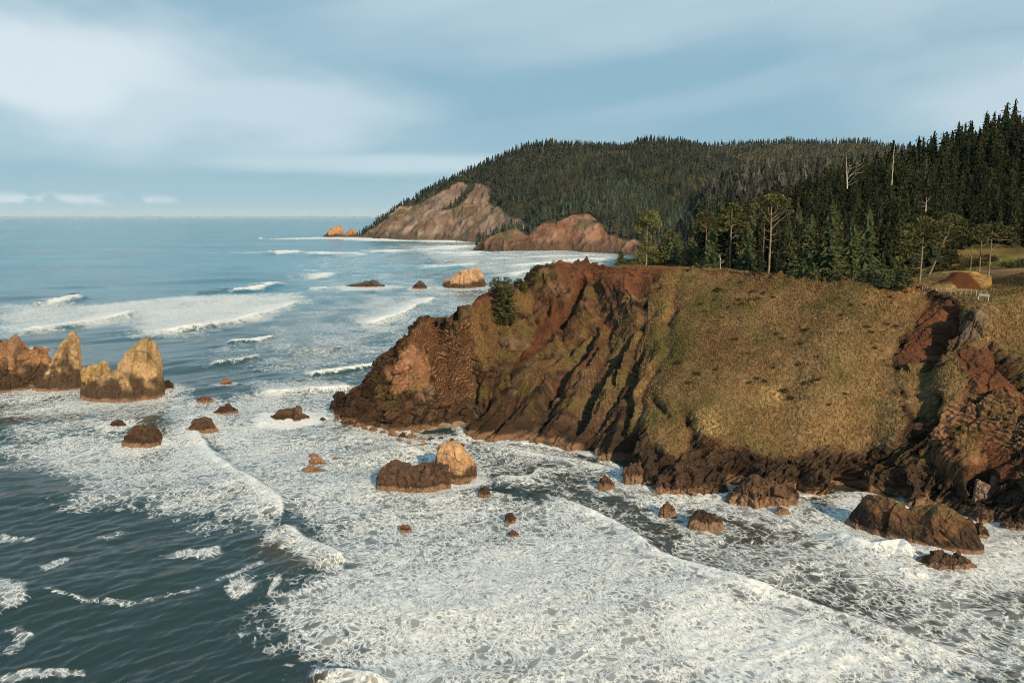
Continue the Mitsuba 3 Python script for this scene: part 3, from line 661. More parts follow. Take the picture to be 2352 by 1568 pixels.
    moss = sm(0.05, 0.22, nz(p, 5, 4, 64) + 0.06) * sm(4, 9, z) * (1 - soil) * (1 - fold) * (0.5 - 0.22 * sm(13, 16, U))
    c = mixc(c, (0.115, 0.092, 0.030), moss)
    dry, green, brown = (0.192, 0.130, 0.060), (0.082, 0.076, 0.026), (0.122, 0.073, 0.035)
    g = mixc(brown, dry, np.clip(0.52 + 1.3 * nz(p, 16, 3, 65) + 1.5 * nz(p * [1, 1, .45], 4.5, 3, 68) + 1.0 * m2 + 0.8 * m3, 0, 1))
    g = mixc(g, g * np.array((0.92, 0.72, 0.66)), sm(3.6, 4.6, V + 1.5 * m1) * 0.35 * sm(19, 17, U))
    g = mixc(g, g * np.array((0.62, 0.60, 0.58)), sm(0.06, 0.20, nz(p * [1, 1, .5], 7, 4, 69)) * 0.8)
    g = mixc(g, green, np.clip(sm(0.02, 0.25, nz(p, 11, 4, 66) + 0.05), 0, 1) * 0.55)
    gp = L.mask([(1500, 750), (1580, 745), (1610, 790), (1560, 840), (1500, 820)], 0.25, w)
    gp = np.maximum(gp, L.mask([(1560, 650), (1640, 645), (1650, 690), (1580, 720)], 0.25, w) * 0.6)
    g = mixc(g, (0.052, 0.056, 0.017), gp * 0.9)
    straw = np.maximum(L.mask([(1740, 890), (1785, 880), (1785, 935), (1740, 940)], 0.08, w), L.mask([(1590, 960), (1640, 950), (1660, 990), (1590, 1000)], 0.08, w))
    g = mixc(g, (0.36, 0.25, 0.105), straw * 0.8)
    g = mixc(g, g * np.array((0.78, 0.74, 0.72)), sm(11.2, 9.2, U + 2 * m1))
    c = mixc(c, g, grass)
    wob_z = 1.6 * m1 + 1.4 * m2
    wet = sm(10.5, 4.0, z + 3.2 * wob_z) * (1 - grass) * (0.85 - 0.6 * pale)
    c = mixc(c, (0.030, 0.0205, 0.0145), wet * (0.55 + 0.33 * sm(10.5, 12.5, U)))
    barn = sm(1.9, 1.2, z + 0.7 * wob_z) * sm(0.05, 0.25, nz(p, 12, 3, 67) + 0.16)
    c = mixc(c, (0.175, 0.108, 0.070), barn * 0.9)
    c = c * (1 + 0.5 * m3)[..., None]
    add('headland', (p.reshape(-1, 3), grid_faces(*U.shape)), 'rock_material', False, color=np.clip(c, 0.005, 0.9).reshape(-1, 3))
    tag('headland', 'brown rocky headland with folded rock beds, red gullies and dry grass slopes', kind='structure')
    L.p, L.grass, L.n = p, grass * (1 - wet), grid_normals(p) * (1 if grid_normals(p)[550, 140] @ np.array([0, -1, 1]) > 0 else -1)
    L.green = gp
    px, L.dep = view(p)
    L.px = px.reshape(-1, 2)
    L.tree = cKDTree(L.px)
    BLUFF = L


# ------------------------------------------------------------------ hills
HILLS = {}


def hill(key, label, net, nu, rows, disp, colour, bare=(), seed=0):
    L = Loft(net, nu, rows)
    n = grid_normals(L.p)
    if (n[..., 2].mean()) < 0:
        n = -n
    w = np.stack([nz(L.p, disp[1], 3, seed + 1), nz(L.p, disp[1], 3, seed + 2)], -1) * 0.5
    L.bare = np.maximum.reduce([L.mask(b, 0.05, w) for b in bare]) if bare else np.zeros_like(L.u)
    d = disp[0] * (ridged(L.p * [1, 1, 0.5], disp[1], 4, seed) - 0.5)
    d += L.bare * disp[0] * 0.5 * (ridged(L.p * [1, 1, 0.35], disp[1] / 5, 4, seed + 7) - 0.5)
    L.p = L.p + n * (d * sm(0, 0.6, L.v))[..., None]
    L.n = n
    c = colour(L, seed)
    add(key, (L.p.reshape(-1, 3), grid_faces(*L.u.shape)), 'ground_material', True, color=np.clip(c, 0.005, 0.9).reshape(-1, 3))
    tag(key, label, kind='structure')
    HILLS[key] = L
    return L


def scree(red, tan):
    def colour(L, seed):
        p = L.p
        m = nz(p, 60, 4, seed + 20)
        s = nz(p * [1, 1, 0.22], 22, 5, seed + 21)
        t = ridged(p * [1, 1, 0.3], 30, 4, seed + 25)
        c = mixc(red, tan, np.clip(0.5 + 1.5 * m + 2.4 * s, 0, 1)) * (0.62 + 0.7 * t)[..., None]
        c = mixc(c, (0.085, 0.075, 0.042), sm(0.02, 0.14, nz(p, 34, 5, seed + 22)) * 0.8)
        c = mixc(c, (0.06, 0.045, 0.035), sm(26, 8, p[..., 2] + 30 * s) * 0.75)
        w = (0.045, 0.042, 0.024)
        return mixc(np.broadcast_to(w, c.shape), c, L.bare)
    return colour


def forest_floor(L, seed):
    m = nz(L.p, 25, 4, seed)
    return mixc((0.030, 0.030, 0.014), (0.075, 0.060, 0.028), np.clip(0.5 + 2 * m, 0, 1))


def build_hills():
    # the far headland: rows = shore, foot, middle, wood, crest, back
    cols = []
    for bx, by, tx, ty, ty_y in ((800, 546, 806, 543, 2330), (828, 547, 828, 534, 2340), (870, 549, 876, 503, 2345), (930, 552, 938, 470, 2330), (1010, 554, 1015, 424, 2300), (1080, 556, 1085, 394, 2290), (1150, 560, 1170, 356, 2290),
                                 (1230, 566, 1290, 337, 2300), (1330, 570, 1400, 338, 2320), (1440, 575, 1500, 331, 2330), (1560, 578, 1592, 334, 2340), (1660, 580, 1660, 366, 2350), (1800, 585, 1800, 400, 2360), (2100, 590, 2100, 420, 2360)):
        b = P(bx, by, z=0)
        t = P(tx, ty, y=ty_y)
        pts = [b + [0, 0, -6]]
        for g, s in ((0.0, 0.0), (0.22, 0.28), (0.5, 0.58), (0.76, 0.82)):
            q = b * (1 - g) + t * g
            q[2] = t[2] * s
            pts.append(q)
        pts += [t, t + [0, 250, -20], t + [0, 700, -t[2]]]
        cols.append(pts)
    hill('far_headland', 'distant steep headland with bare red scree and dark conifer forest', cols, 520, [4, 60, 60, 50, 40, 12, 6], (24, 120), scree((0.155, 0.092, 0.074), (0.215, 0.172, 0.138)),
         bare=[[(790, 560), (826, 533), (870, 512), (905, 488), (960, 470), (1010, 440), (1055, 418), (1075, 425), (1040, 470), (1000, 492), (1060, 480), (1090, 425), (1120, 440), (1125, 470), (1170, 500), (1205, 520), (1215, 560), (1230, 580), (800, 575)]], seed=100)
    cols = []
    for bx, by, tx, ty, ty_y in ((1085, 573, 1092, 571, 1440), (1120, 575, 1130, 542, 1470), (1165, 577, 1170, 530, 1480), (1205, 578, 1208, 536, 1500), (1240, 578, 1232, 500, 1540), (1285, 578, 1290, 470, 1560), (1335, 579, 1350, 440, 1570),
                                 (1395, 581, 1410, 432, 1570), (1450, 583, 1480, 450, 1560), (1540, 588, 1560, 492, 1540), (1620, 592, 1640, 550, 1500), (1800, 597, 1800, 580, 1480)):
        b, t = P(bx, by, z=0), P(tx, ty, y=ty_y)
        pts = [b + [0, 0, -5]]
        for g, s in ((0.0, 0.0), (0.16, 0.36), (0.45, 0.62), (0.75, 0.86)):
            q = b * (1 - g) + t * g
            q[2] = t[2] * s
            pts.append(q)
        pts += [t, t + [40, 120, -12], t + [80, 300, -t[2] * 0.9]]
        cols.append(pts)
    hill('red_headland', 'wooded promontory with red brown cliffs falling to the surf', cols, 380, [4, 50, 50, 40, 30, 8, 6], (12, 60), scree((0.155, 0.070, 0.047), (0.195, 0.122, 0.088)),
         bare=[[(1080, 590), (1090, 568), (1130, 536), (1170, 524), (1206, 530), (1215, 545), (1240, 520), (1290, 512), (1330, 496), (1362, 500), (1392, 535), (1440, 552), (1500, 560), (1640, 575), (1640, 600), (1300, 600)]], seed=200)
    # the long far ridge
    cols = []
    for tx, ty in ((1300, 400), (1450, 372), (1560, 352), (1650, 342), (1750, 332), (1850, 325), (1950, 331), (2080, 344), (2250, 358), (2500, 360)):
        t = P(tx, ty, y=3300)
        b = X(tx, 2450, 20)
        cols.append([b, b * 0.66 + t * 0.34 + [0, 0, -10], b * 0.33 + t * 0.67 + [0, 0, -4], t, t + [0, 300, -30], t + [0, 900, -t[2]]])
    hill('far_ridge', 'long far ridge covered in dark forest', cols, 200, [30, 30, 30, 8, 6], (50, 330), forest_floor, seed=300)
    # the grey wooded hill in the middle distance
    cols = []
    for tx, ty in ((1480, 640), (1540, 590), (1590, 520), (1635, 455), (1690, 430), (1760, 420), (1830, 414), (1900, 416), (1980, 430), (2080, 440), (2250, 450)):
        t = P(tx, ty, y=860)
        b = X(tx + 20, 560, 22)
        cols.append([b, b * 0.66 + t * 0.34 + [0, 0, 4], b * 0.33 + t * 0.67 + [0, 0, 5], t, t + [0, 90, -10], t + [0, 300, -t[2]]])
    hill('middle_hill', 'middle hill covered in grey green conifer forest', cols, 160, [24, 24, 24, 8, 6], (10, 110), forest_floor, seed=400)
    # the plateau behind the bluff and the high hill on the right
    cols = []
    for vx, yc, vy in ((1440, 420, 592), (1540, 440, 580), (1640, 450, 562), (1740, 460, 545), (1830, 470, 520), (1900, 480, 490), (1960, 490, 470), (2050, 500, 440), (2130, 510, 415), (2200, 520, 385), (2270, 520, 352), (2340, 520, 330), (2420, 520, 310), (2600, 520, 290), (2900, 520, 280)):
        t = P(vx, vy, y=yc)
        y0 = P(min(vx, 2300), 630 + 0.065 * (vx - 1760) if vx < 2130 else 656, z=RIM)[1] + 18
        a = X(vx, y0, RIM - 2.2)
        a = a - [0, 0, 3.5 * float(sm(2120, 2200, vx))]
        b = X(vx, 320 if vx < 2120 else 410, 36 if vx < 2120 else 38)
        m = b * 0.5 + t * 0.5
        m[2] = b[2] + 0.42 * (t[2] - b[2])
        e = np.array([0, 0, 30.0]) if vx < 1700 else np.array([0, 0, 0])
        cols.append([a - [0, 0, 1.5], a * 0.5 + b * 0.5 + [0, 0, -0.5], b, m, t, t + [0, 60, 0] - e * 0.5, t + [0, 300, -70]])
    L = hill('right_hill', 'ground rising from the grassy plateau to the high dark wooded hill', cols, 260, [16, 16, 30, 30, 8, 6], (3.0, 40), lambda L, s: mixc(mixc((0.035, 0.036, 0.016), (0.20, 0.145, 0.062), np.clip(0.5 + 2 * nz(L.p, 12, 3, 3), 0, 1) * (L.v < 2.4)), (0.115, 0.20, 0.035), sm(0.25, 0.1, np.abs(L.v - 1.95)) * (L.u > 9.5)), seed=500)


# ------------------------------------------------------------------ rocks in the sea
SURF = (0.185, 0.118, 0.078)
DARKROCK = (0.036, 0.024, 0.017)
count = {}


def numbered(name):
    count[name] = count.get(name, 0) + 1
    return name if count[name] == 1 else f'{name}_{count[name] - 1:03d}'


def rock(label, outline, base, deep=0.5, top=(0.30, 0.20, 0.105), bands=(0.8, 2.0), rough=1.0, e=0.7, name='sea_rock', cat='rock', group=None, seed=None, lean=0.0, ring=None, n=None, grassy=0.0, zbase=0.0, cracks=()):
    """A rock from its outline against the view (px), standing in the water at the line base (px); deep = half its depth over half its width."""
    key = numbered(name)
    seed = seed if seed is not None else 1000 + len(scene)
    o = np.array(outline, float)
    bl_, br_ = base if isinstance(base, tuple) else (base, base)
    front = P(o[:, 0].mean(), (bl_ + br_) / 2, z=zbase)
    scale = (front[1] * CP + (CAM_H - zbase) * SP) / F_VIEW
    wid = (o[-1, 0] - o[0, 0]) * scale
    half = 0.5 * wid * deep
    ya, yb = P(o[0, 0], bl_, z=zbase)[1], P(o[-1, 0], br_, z=zbase)[1]
    yo = ya + (yb - ya) * (o[:, 0] - o[0, 0]) / (o[-1, 0] - o[0, 0]) + half * 0.85
    pts = np.array([P(a, b, y=y) for (a, b), y in zip(o, yo)])
    pts[:, 2] = np.maximum(pts[:, 2] - zbase, 0.02)
    res = max(0.14, 0.55 * scale * 2.3)
    nx = n or int(np.clip(wid / res, 18, 200))
    nt = int(np.clip(2.4 * (pts[:, 2].max() + half) / res, 20, 150))
    x = np.linspace(pts[0, 0], pts[-1, 0], nx)
    S = np.interp(x, pts[:, 0], pts[:, 2])
    y0 = np.interp(x, pts[:, 0], pts[:, 1])[:, None]
    s = (x - x[0]) / (x[-1] - x[0])
    wd = half * np.clip(np.sin(np.pi * np.clip(s, 0, 1)), 0, 1) ** 0.55 + 0.03
    t = np.linspace(-0.16, 1.16, nt)
    cs, sn = np.cos(np.pi * t), np.sin(np.pi * t)
    yy = -np.sign(cs) * np.abs(cs) ** e
    zz = np.sign(sn) * np.abs(sn) ** e
    p = np.empty((nx, nt, 3))
    p[..., 0] = x[:, None]
    p[..., 1] = y0 + wd[:, None] * yy[None] * np.where(zz < 0, 1.05, 1)[None] + lean * S[:, None] * np.clip(zz, 0, 1)[None]
    p[..., 2] = zbase + np.where(zz[None] > 0, S[:, None] * zz[None], (2.0 + 0.3 * half) * zz[None])
    p[0, :, :] = p[0].mean(0) * [1, 1, 0] + [0, 0, zbase - 1.5]
    p[-1, :, :] = p[-1].mean(0) * [1, 1, 0] + [0, 0, zbase - 1.5]
    nrm = grid_normals(p)
    if (nrm * (p - p.mean((0, 1)))).sum() < 0:
        nrm = -nrm
    size = min(wid, 2.2 * pts[:, 2].max() + 0.3 * wid)
    k = size / 10 * rough
    bl, kr = blocks(p, max(0.24 * size, 2.2 * res), seed + 40, 0.5, (1, 1, 0.45))
    bs, ks = blocks(p, max(0.065 * size, 1.6 * res), seed + 41, 0.42)
    d = k * (0.7 * (ridged(p * [1, 1, 0.28], 0.20 * size, 3, seed + 70) - 0.55) + 1.1 * (ridged(p * [1, 1, 0.7], 0.36 * size, 3, seed) - 0.55) + 0.5 * (ridged(p * [1, 1, 0.55], 0.13 * size, 3, seed + 5) - 0.55)) + rough * (0.42 * bl - 0.010 * size * kr + 0.42 * bs) + 0.16 * min(k, 1) * nz(p, 0.7, 2, seed + 3)
    for at, deep_, wide in cracks:
        d -= deep_ * np.exp(-((s[:, None] + 0.10 * nz(p, 0.4 * size, 3, seed + 80) - at) / wide) ** 2) * np.clip(zz, 0, 1)[None]
    d[0] = d[-1] = 0
    p = p + nrm * d[..., None]
    z = p[..., 2] - zbase
    m1, m2 = nz(p, 0.3 * size, 4, seed + 20), nz(p, 0.09 * size, 3, seed + 21)
    m3 = nz(p, 0.5, 2, seed + 22)
    c = mixc(np.asarray(top) * 0.62, np.asarray(top) * 1.22, np.clip(0.5 + 1.5 * m1 + 1.3 * m2, 0, 1))
    if grassy:
        c = mixc(c, (0.125, 0.105, 0.034), grassy * sm(0.45, 0.8, nrm[..., 2] + m1) * sm(0.55, 0.85, z / max(pts[:, 2].max(), 0.1)))
    c = mixc(c, np.asarray(top) * (0.75, 0.78, 0.85), sm(0.05, 0.25, nz(p, 0.2 * size, 4, seed + 60)) * 0.5)
    c = c * (1 - 0.25 * kr * ks)[..., None]
    wz = z + (2.0 * m1 + 1.6 * m2) * 0.7 * bands[1]
    c = mixc(c, DARKROCK, 0.93 * sm(bands[1] * 1.35, bands[1] * 0.75, wz))
    c = mixc(c, SURF, 0.9 * sm(bands[0] * 1.2, bands[0] * 0.85, z + 0.55 * bands[0] * (m1 + 2 * m2)))
    c = c * (1 + 0.7 * m3)[..., None]
    add(key, (p.reshape(-1, 3), grid_faces(nx, nt)), 'rock_material', False, color=np.clip(c, 0.006, 0.9).reshape(-1, 3))
    tag(key, label, cat, group)
    if ring != 0:
        RINGS.append((0.5 * (x[0] + x[-1]), float(y0.mean()) - 0.3 * half, 0.62 * wid + 1.2, ring or 0.62))
    return key


def small(label, cx, base, w, h, top=(0.05, 0.03, 0.02), bands=(0.5, 1.2), **k):
    rng = np.random.default_rng(int(cx * 7 + base))
    f = np.array([0, .12, .3, .5, .7, .88, 1]) + rng.normal(0, .02, 7)
    g = np.array([0, .6, .9, 1, .88, .55, 0]) * (1 + rng.normal(0, .10, 7))
    pts = [(cx + (a - .5) * w, base - b * h) for a, b in zip(f, g)]
    k.setdefault('deep', 0.62)
    return rock(label, pts, base, top=top, bands=bands, **k)


def build_rocks():
    tan, brown = (0.32, 0.225, 0.125), (0.12, 0.068, 0.042)
    rock('dark grey rock at the far left edge behind the brown stack', [(-60, 800), (-40, 782), (0, 777), (22, 778), (42, 790), (60, 806)], 815, top=(0.07, 0.06, 0.055), bands=(0.5, 3), deep=0.5)
    rock('broad brown rock stack with rough tan top at the far left', [(-90, 880), (-50, 800), (0, 790), (45, 792), (75, 790), (98, 776), (110, 790), (124, 805), (140, 850), (150, 885)], 893, top=(0.20, 0.115, 0.065), bands=(1.0, 8.0), deep=0.45, e=.8)
    rock('low dark rock with a tidal gap at the left edge of the picture', [(-60, 880), (-20, 862), (20, 864), (38, 872), (50, 893), (58, 900)], 901, top=(0.06, 0.038, 0.025), bands=(0.6, 2.5), deep=0.6)
    rock('tall pointed yellow sea stack with a white stained tip', [(70, 890), (95, 868), (118, 834), (134, 800), (152, 774), (166, 757), (182, 772), (192, 800), (196, 850), (192, 885), (190, 893)], 897, top=tan, bands=(0.8, 8.5), deep=0.55, grassy=0.5, rough=0.5, e=.85, cracks=((0.80, 1.8, 0.035), (0.45, 0.9, 0.03)))
    rock('small low tan rock between the two tall yellow stacks', [(178, 884), (190, 850), (212, 836), (232, 833), (246, 846), (262, 885)], 892, top=(0.30, 0.21, 0.10), bands=(0.8, 2.6), deep=0.6)
    rock('largest yellow sea stack shaped like a leaning fin', [(180, 885), (215, 872), (244, 852), (270, 838), (292, 804), (322, 782), (344, 769), (355, 780), (364, 815), (369, 860), (372, 900), (374, 912)], 920, top=tan, bands=(0.8, 7.5), deep=0.5, grassy=0.35, rough=0.45, e=.85, cracks=((0.90, 2.8, 0.022), (0.55, 1.0, 0.02), (0.30, 1.2, 0.03)))
    rock('dark wet rock beside the right foot of the largest yellow stack', [(352, 895), (366, 876), (382, 870), (396, 878), (404, 892)], 897, top=DARKROCK, bands=(0.7, 1.5), deep=0.6)
    small('small orange rock alone in the surf right of the yellow stacks', 519, 884, 30, 12, top=(0.20, 0.11, 0.06), bands=(0.3, .6))
    small('flat brown rock lying low in foam', 471, 924, 40, 14, top=(0.12, 0.07, 0.04), bands=(.6, .8))
    small('dark rock with tan base above the round brown rock', 517, 952, 62, 22, bands=(.7, 1.4))
    small('round brown rock with a wide tan foot', 468, 994, 76, 36, top=(0.075, 0.045, 0.028), bands=(1.0, 1.6), rough=.8)
    rock('jagged rock with white surf breaking over its middle', [(612, 962), (630, 950), (652, 944), (672, 938), (690, 944), (702, 950), (712, 954)], 966, top=(0.09, 0.055, 0.035), bands=(.5, 1.3), deep=0.45, ring=1.2)
    small('small dark rock left of the split dark rock', 269, 983, 42, 18, bands=(.5, 1.0))
    rock('dark split rock with a sloping foot amid white foam', [(284, 1028), (298, 1000), (310, 976), (322, 974), (333, 982), (346, 974), (358, 986), (368, 1000)], 1024, top=(0.055, 0.033, 0.022), bands=(.7, 2.0), deep=0.55, ring=.9)
    small('tiny brown rock awash near the tip of the headland', 741, 966, 16, 7, bands=(.2, .4))
    small('upper flat orange rock of the awash cluster', 722, 1050, 24, 9, top=(0.21, 0.12, 0.07), bands=(.2, .3))
    small('middle flat orange rock of the awash cluster', 728, 1066, 42, 15, top=(0.23, 0.13, 0.075), bands=(.2, .3))
    small('lowest flat orange rock of the awash cluster', 716, 1083, 50, 12, top=(0.21, 0.12, 0.07), bands=(.2, .3))
    small('pale flat rock right of the awash cluster', 772, 1056, 26, 6, top=(0.21, 0.12, 0.07), bands=(.1, .2))
    small('small red brown rock in lacy foam below the centre stack', 932, 1219, 30, 16, top=(0.15, 0.075, 0.05), bands=(.2, .4))
    small('dark knobby rock right below the centre stack', 1112, 1143, 34, 24, bands=(.7, 1.0))
    small('upper of two small dark rocks in the foam', 1172, 1198, 26, 22, bands=(.2, .6))
    small('lower of two small dark rocks in the foam', 1180, 1231, 24, 14, top=(0.1, .06, .045), bands=(.2, .5))
    # the centre stack: a tall tan tooth and its low dark arm
    rock('tall tan tooth shaped rock of the centre stack', [(988, 1085), (1000, 1052), (1008, 1024), (1024, 1014), (1042, 1012), (1058, 1018), (1070, 1034), (1084, 1048), (1092, 1070), (1097, 1098)], 1104, top=(0.36, 0.225, 0.13), bands=(0.5, 2.2), deep=0.7, rough=.5, e=.6)
    rock('low dark arm of rock joined to the tan tooth', [(868, 1118), (874, 1082), (884, 1064), (905, 1062), (930, 1068), (958, 1078), (985, 1070), (1010, 1062), (1030, 1072), (1036, 1100)], 1130, top=(0.075, 0.045, 0.030), bands=(1.1, 1.6), deep=0.34, rough=.7, e=.55)
    rock('low wet rock between the dark arm and the tan tooth', [(1022, 1110), (1036, 1096), (1060, 1098), (1080, 1100), (1090, 1110)], 1112, top=DARKROCK, bands=(.8, 1.2), deep=.7, ring=1.0)
    # in the middle distance
    rock('long low dark reef with surf around it', [(795, 658), (820, 652), (840, 645), (868, 646), (880, 652), (890, 659)], 661, top=(0.075, 0.065, 0.06), bands=(1, 3), deep=.4, ring=.8, rough=.7)
    rock('small dark pointed rock between the reef and the pale block', [(945, 662), (955, 652), (965, 645), (975, 650), (982, 662)], 664, top=(0.07, 0.06, 0.055), bands=(1, 3), deep=.6, ring=.7, rough=.7)
    rock('pale block shaped sea rock with a dark foot', [(1020, 655), (1030, 645), (1042, 634), (1060, 624), (1078, 619), (1094, 619), (1104, 636), (1111, 655), (1112, 660)], 663, top=(0.37, 0.24, 0.15), bands=(1.0, 5.0), deep=.7, rough=.6, e=.55)
    rock('low dark reef off the red promontory', [(1100, 578), (1115, 574), (1130, 575), (1142, 579)], 580, top=(0.06, 0.05, 0.05), bands=(1, 3), deep=.4, ring=.6)
    rock('larger left one of two orange stacks off the far headland', [(742, 545), (755, 532), (768, 522), (779, 516), (788, 526), (792, 538), (796, 545)], 546, top=(0.38, 0.21, 0.115), bands=(1, 10), deep=.7, rough=.6, ring=.8)
    rock('smaller right one of two orange stacks off the far headland', [(790, 545), (796, 534), (806, 525), (815, 528), (821, 538), (826, 546)], 546, top=(0.38, 0.21, 0.115), bands=(1, 7), deep=.7, rough=.6, ring=.8)
    # at the foot of the bluff
    small('small block of rock in the dark channel below the cave', 1391, 1126, 46, 34, top=(0.10, 0.06, 0.04), bands=(1.4, 1.8), e=.55)
    rock('square tan footed block at the foot of the bluff by the cave', [(1426, 1110), (1434, 1078), (1450, 1066), (1470, 1070), (1482, 1085), (1488, 1112)], 1114, top=(0.085, 0.05, 0.033), bands=(2.0, 2.6), deep=.7, e=.55)
    small('small brown rock upper left of the dome shaped rock', 1534, 1184, 42, 28, top=(0.14, 0.08, 0.05), bands=(.9, 1.1))
    rock('dome shaped dark rock with a broad tan foot', [(1580, 1212), (1588, 1186), (1602, 1176), (1622, 1174), (1642, 1182), (1654, 1200), (1660, 1216)], 1220, top=(0.045, 0.028, 0.019), bands=(1.6, 2.0), deep=.7, e=.6, rough=.7)
    small('small brown rock right of the dome shaped rock', 1796, 1181, 38, 16, top=(0.14, 0.08, 0.05), bands=(.8, 1.0))
    rock('broad brown ledge jutting from the foot of the bluff', [(1664, 1160), (1680, 1128), (1710, 1106), (1750, 1100), (1790, 1104), (1815, 1120), (1826, 1145)], 1164, top=(0.085, 0.050, 0.032), bands=(1.9, 2.4), deep=.55, e=.55)
    rock('long tan footed ledge under the bluff left of the broad ledge', [(1490, 1130), (1510, 1098), (1550, 1080), (1590, 1085), (1620, 1100), (1640, 1132)], 1136, top=(0.06, 0.036, 0.024), bands=(1.4, 1.9), deep=.45, e=.55)
    # the arched rock on the right
    rock('large wedge shaped brown rock with a mossy left peak at lower right', [(1934, 1222), (1956, 1190), (1984, 1152), (2004, 1138), (2030, 1136), (2056, 1148), (2076, 1166), (2092, 1174), (2110, 1172), (2150, 1168), (2186, 1176), (2220, 1196), (2244, 1222), (2258, 1252)], (1216, 1292), top=(0.135, 0.070, 0.036), bands=(.8, 3.2), deep=.34, e=.68, grassy=.4, rough=.38, ring=.75, seed=4242)
    rock('low tan ledge at the foot of the ribbed dark rock', [(2110, 1296), (2140, 1276), (2180, 1270), (2216, 1276), (2236, 1296), (2242, 1306)], 1310, top=(0.07, 0.042, 0.027), bands=(1.0, 1.3), deep=.5, ring=.7)
    rock('dark low rock between the ribbed rock and the cliff', [(2200, 1232), (2222, 1205), (2250, 1202), (2266, 1218), (2272, 1236)], 1240, top=(0.07, 0.042, 0.03), bands=(.8, 1.4), deep=.6)
    # boulders under the right end of the cliff
    for i, (cx, b, w, h, l) in enumerate(((2255, 1150, 46, 54, 'grey boulder left of the dark cave mouth'), (2300, 1150, 60, 66, 'pale grey boulder right of the dark cave mouth'), (2346, 1148, 44, 60, 'pale boulder against the right edge of the picture'), (2262, 1196, 48, 32, 'low dark boulder under the grey boulder'), (2310, 1200, 56, 36, 'dark boulder at the waterline near the right edge'),
                                          (2350, 1196, 44, 34, 'dark boulder touching the right edge of the picture'), (2226, 1176, 36, 28, 'small dark boulder left of the low dark boulder'), (2330, 1216, 60, 22, 'flat tan boulder in the foam at the right edge'))):
        small(l, cx, b, w, h, top=((0.19, 0.14, 0.11) if i < 3 else (0.075, 0.048, 0.034)), bands=(.1, .2) if i < 3 else (.4, .7), name='boulder', cat='boulder', zbase=3.0 if i < 3 else 0.4, ring=0, e=.6)
    # boulders along the cove
    rng = np.random.default_rng(77)
    for cx, b, w, h in ((802, 975, 16, 9), (822, 980, 20, 10), (838, 986, 14, 8), (858, 990, 22, 12), (880, 996, 16, 9), (902, 1000, 24, 12), (925, 1004, 18, 10), (945, 1007, 26, 12), (968, 1011, 16, 8), (990, 1014, 22, 10), (1012, 1010, 16, 8), (905, 988, 24, 15), (930, 990, 20, 12), (955, 994, 22, 12), (980, 997, 18, 10), (870, 982, 22, 14),
                        (1038, 1014, 14, 7), (940, 1024, 18, 8), (1060, 1024, 16, 7), (890, 984, 18, 10), (918, 1012, 14, 7), (972, 1022, 20, 9)):
        br = rng.random() < .55
        small('brown boulder in the jumble along the cove shore', cx, b, w, h, top=(0.19, 0.115, 0.07) if br else (0.045, 0.03, 0.022), bands=(.1, .15), name='boulder', cat='boulder', group='boulders along the cove shore', zbase=0.25, ring=0)


# ------------------------------------------------------------------ trees
GREEN, WARM = np.array((0.022, 0.029, 0.013)), np.array((0.066, 0.060, 0.024))


def leaves(c, axis, side, size, width):
    """Small pointed sprays: two triangles each."""
    a, b = axis * size[:, None], side * width[:, None]
    v = np.stack([c - 0.1 * a, c + 0.45 * a + b, c + a, c + 0.45 * a - b], 1).reshape(-1, 3)
    i = np.arange(len(c))[:, None] * 4
    return v, np.vstack([i + [0, 1, 2], i + [0, 2, 3]])


def unit(v):
    return v / (np.linalg.norm(v, axis=-1, keepdims=True) + 1e-9)


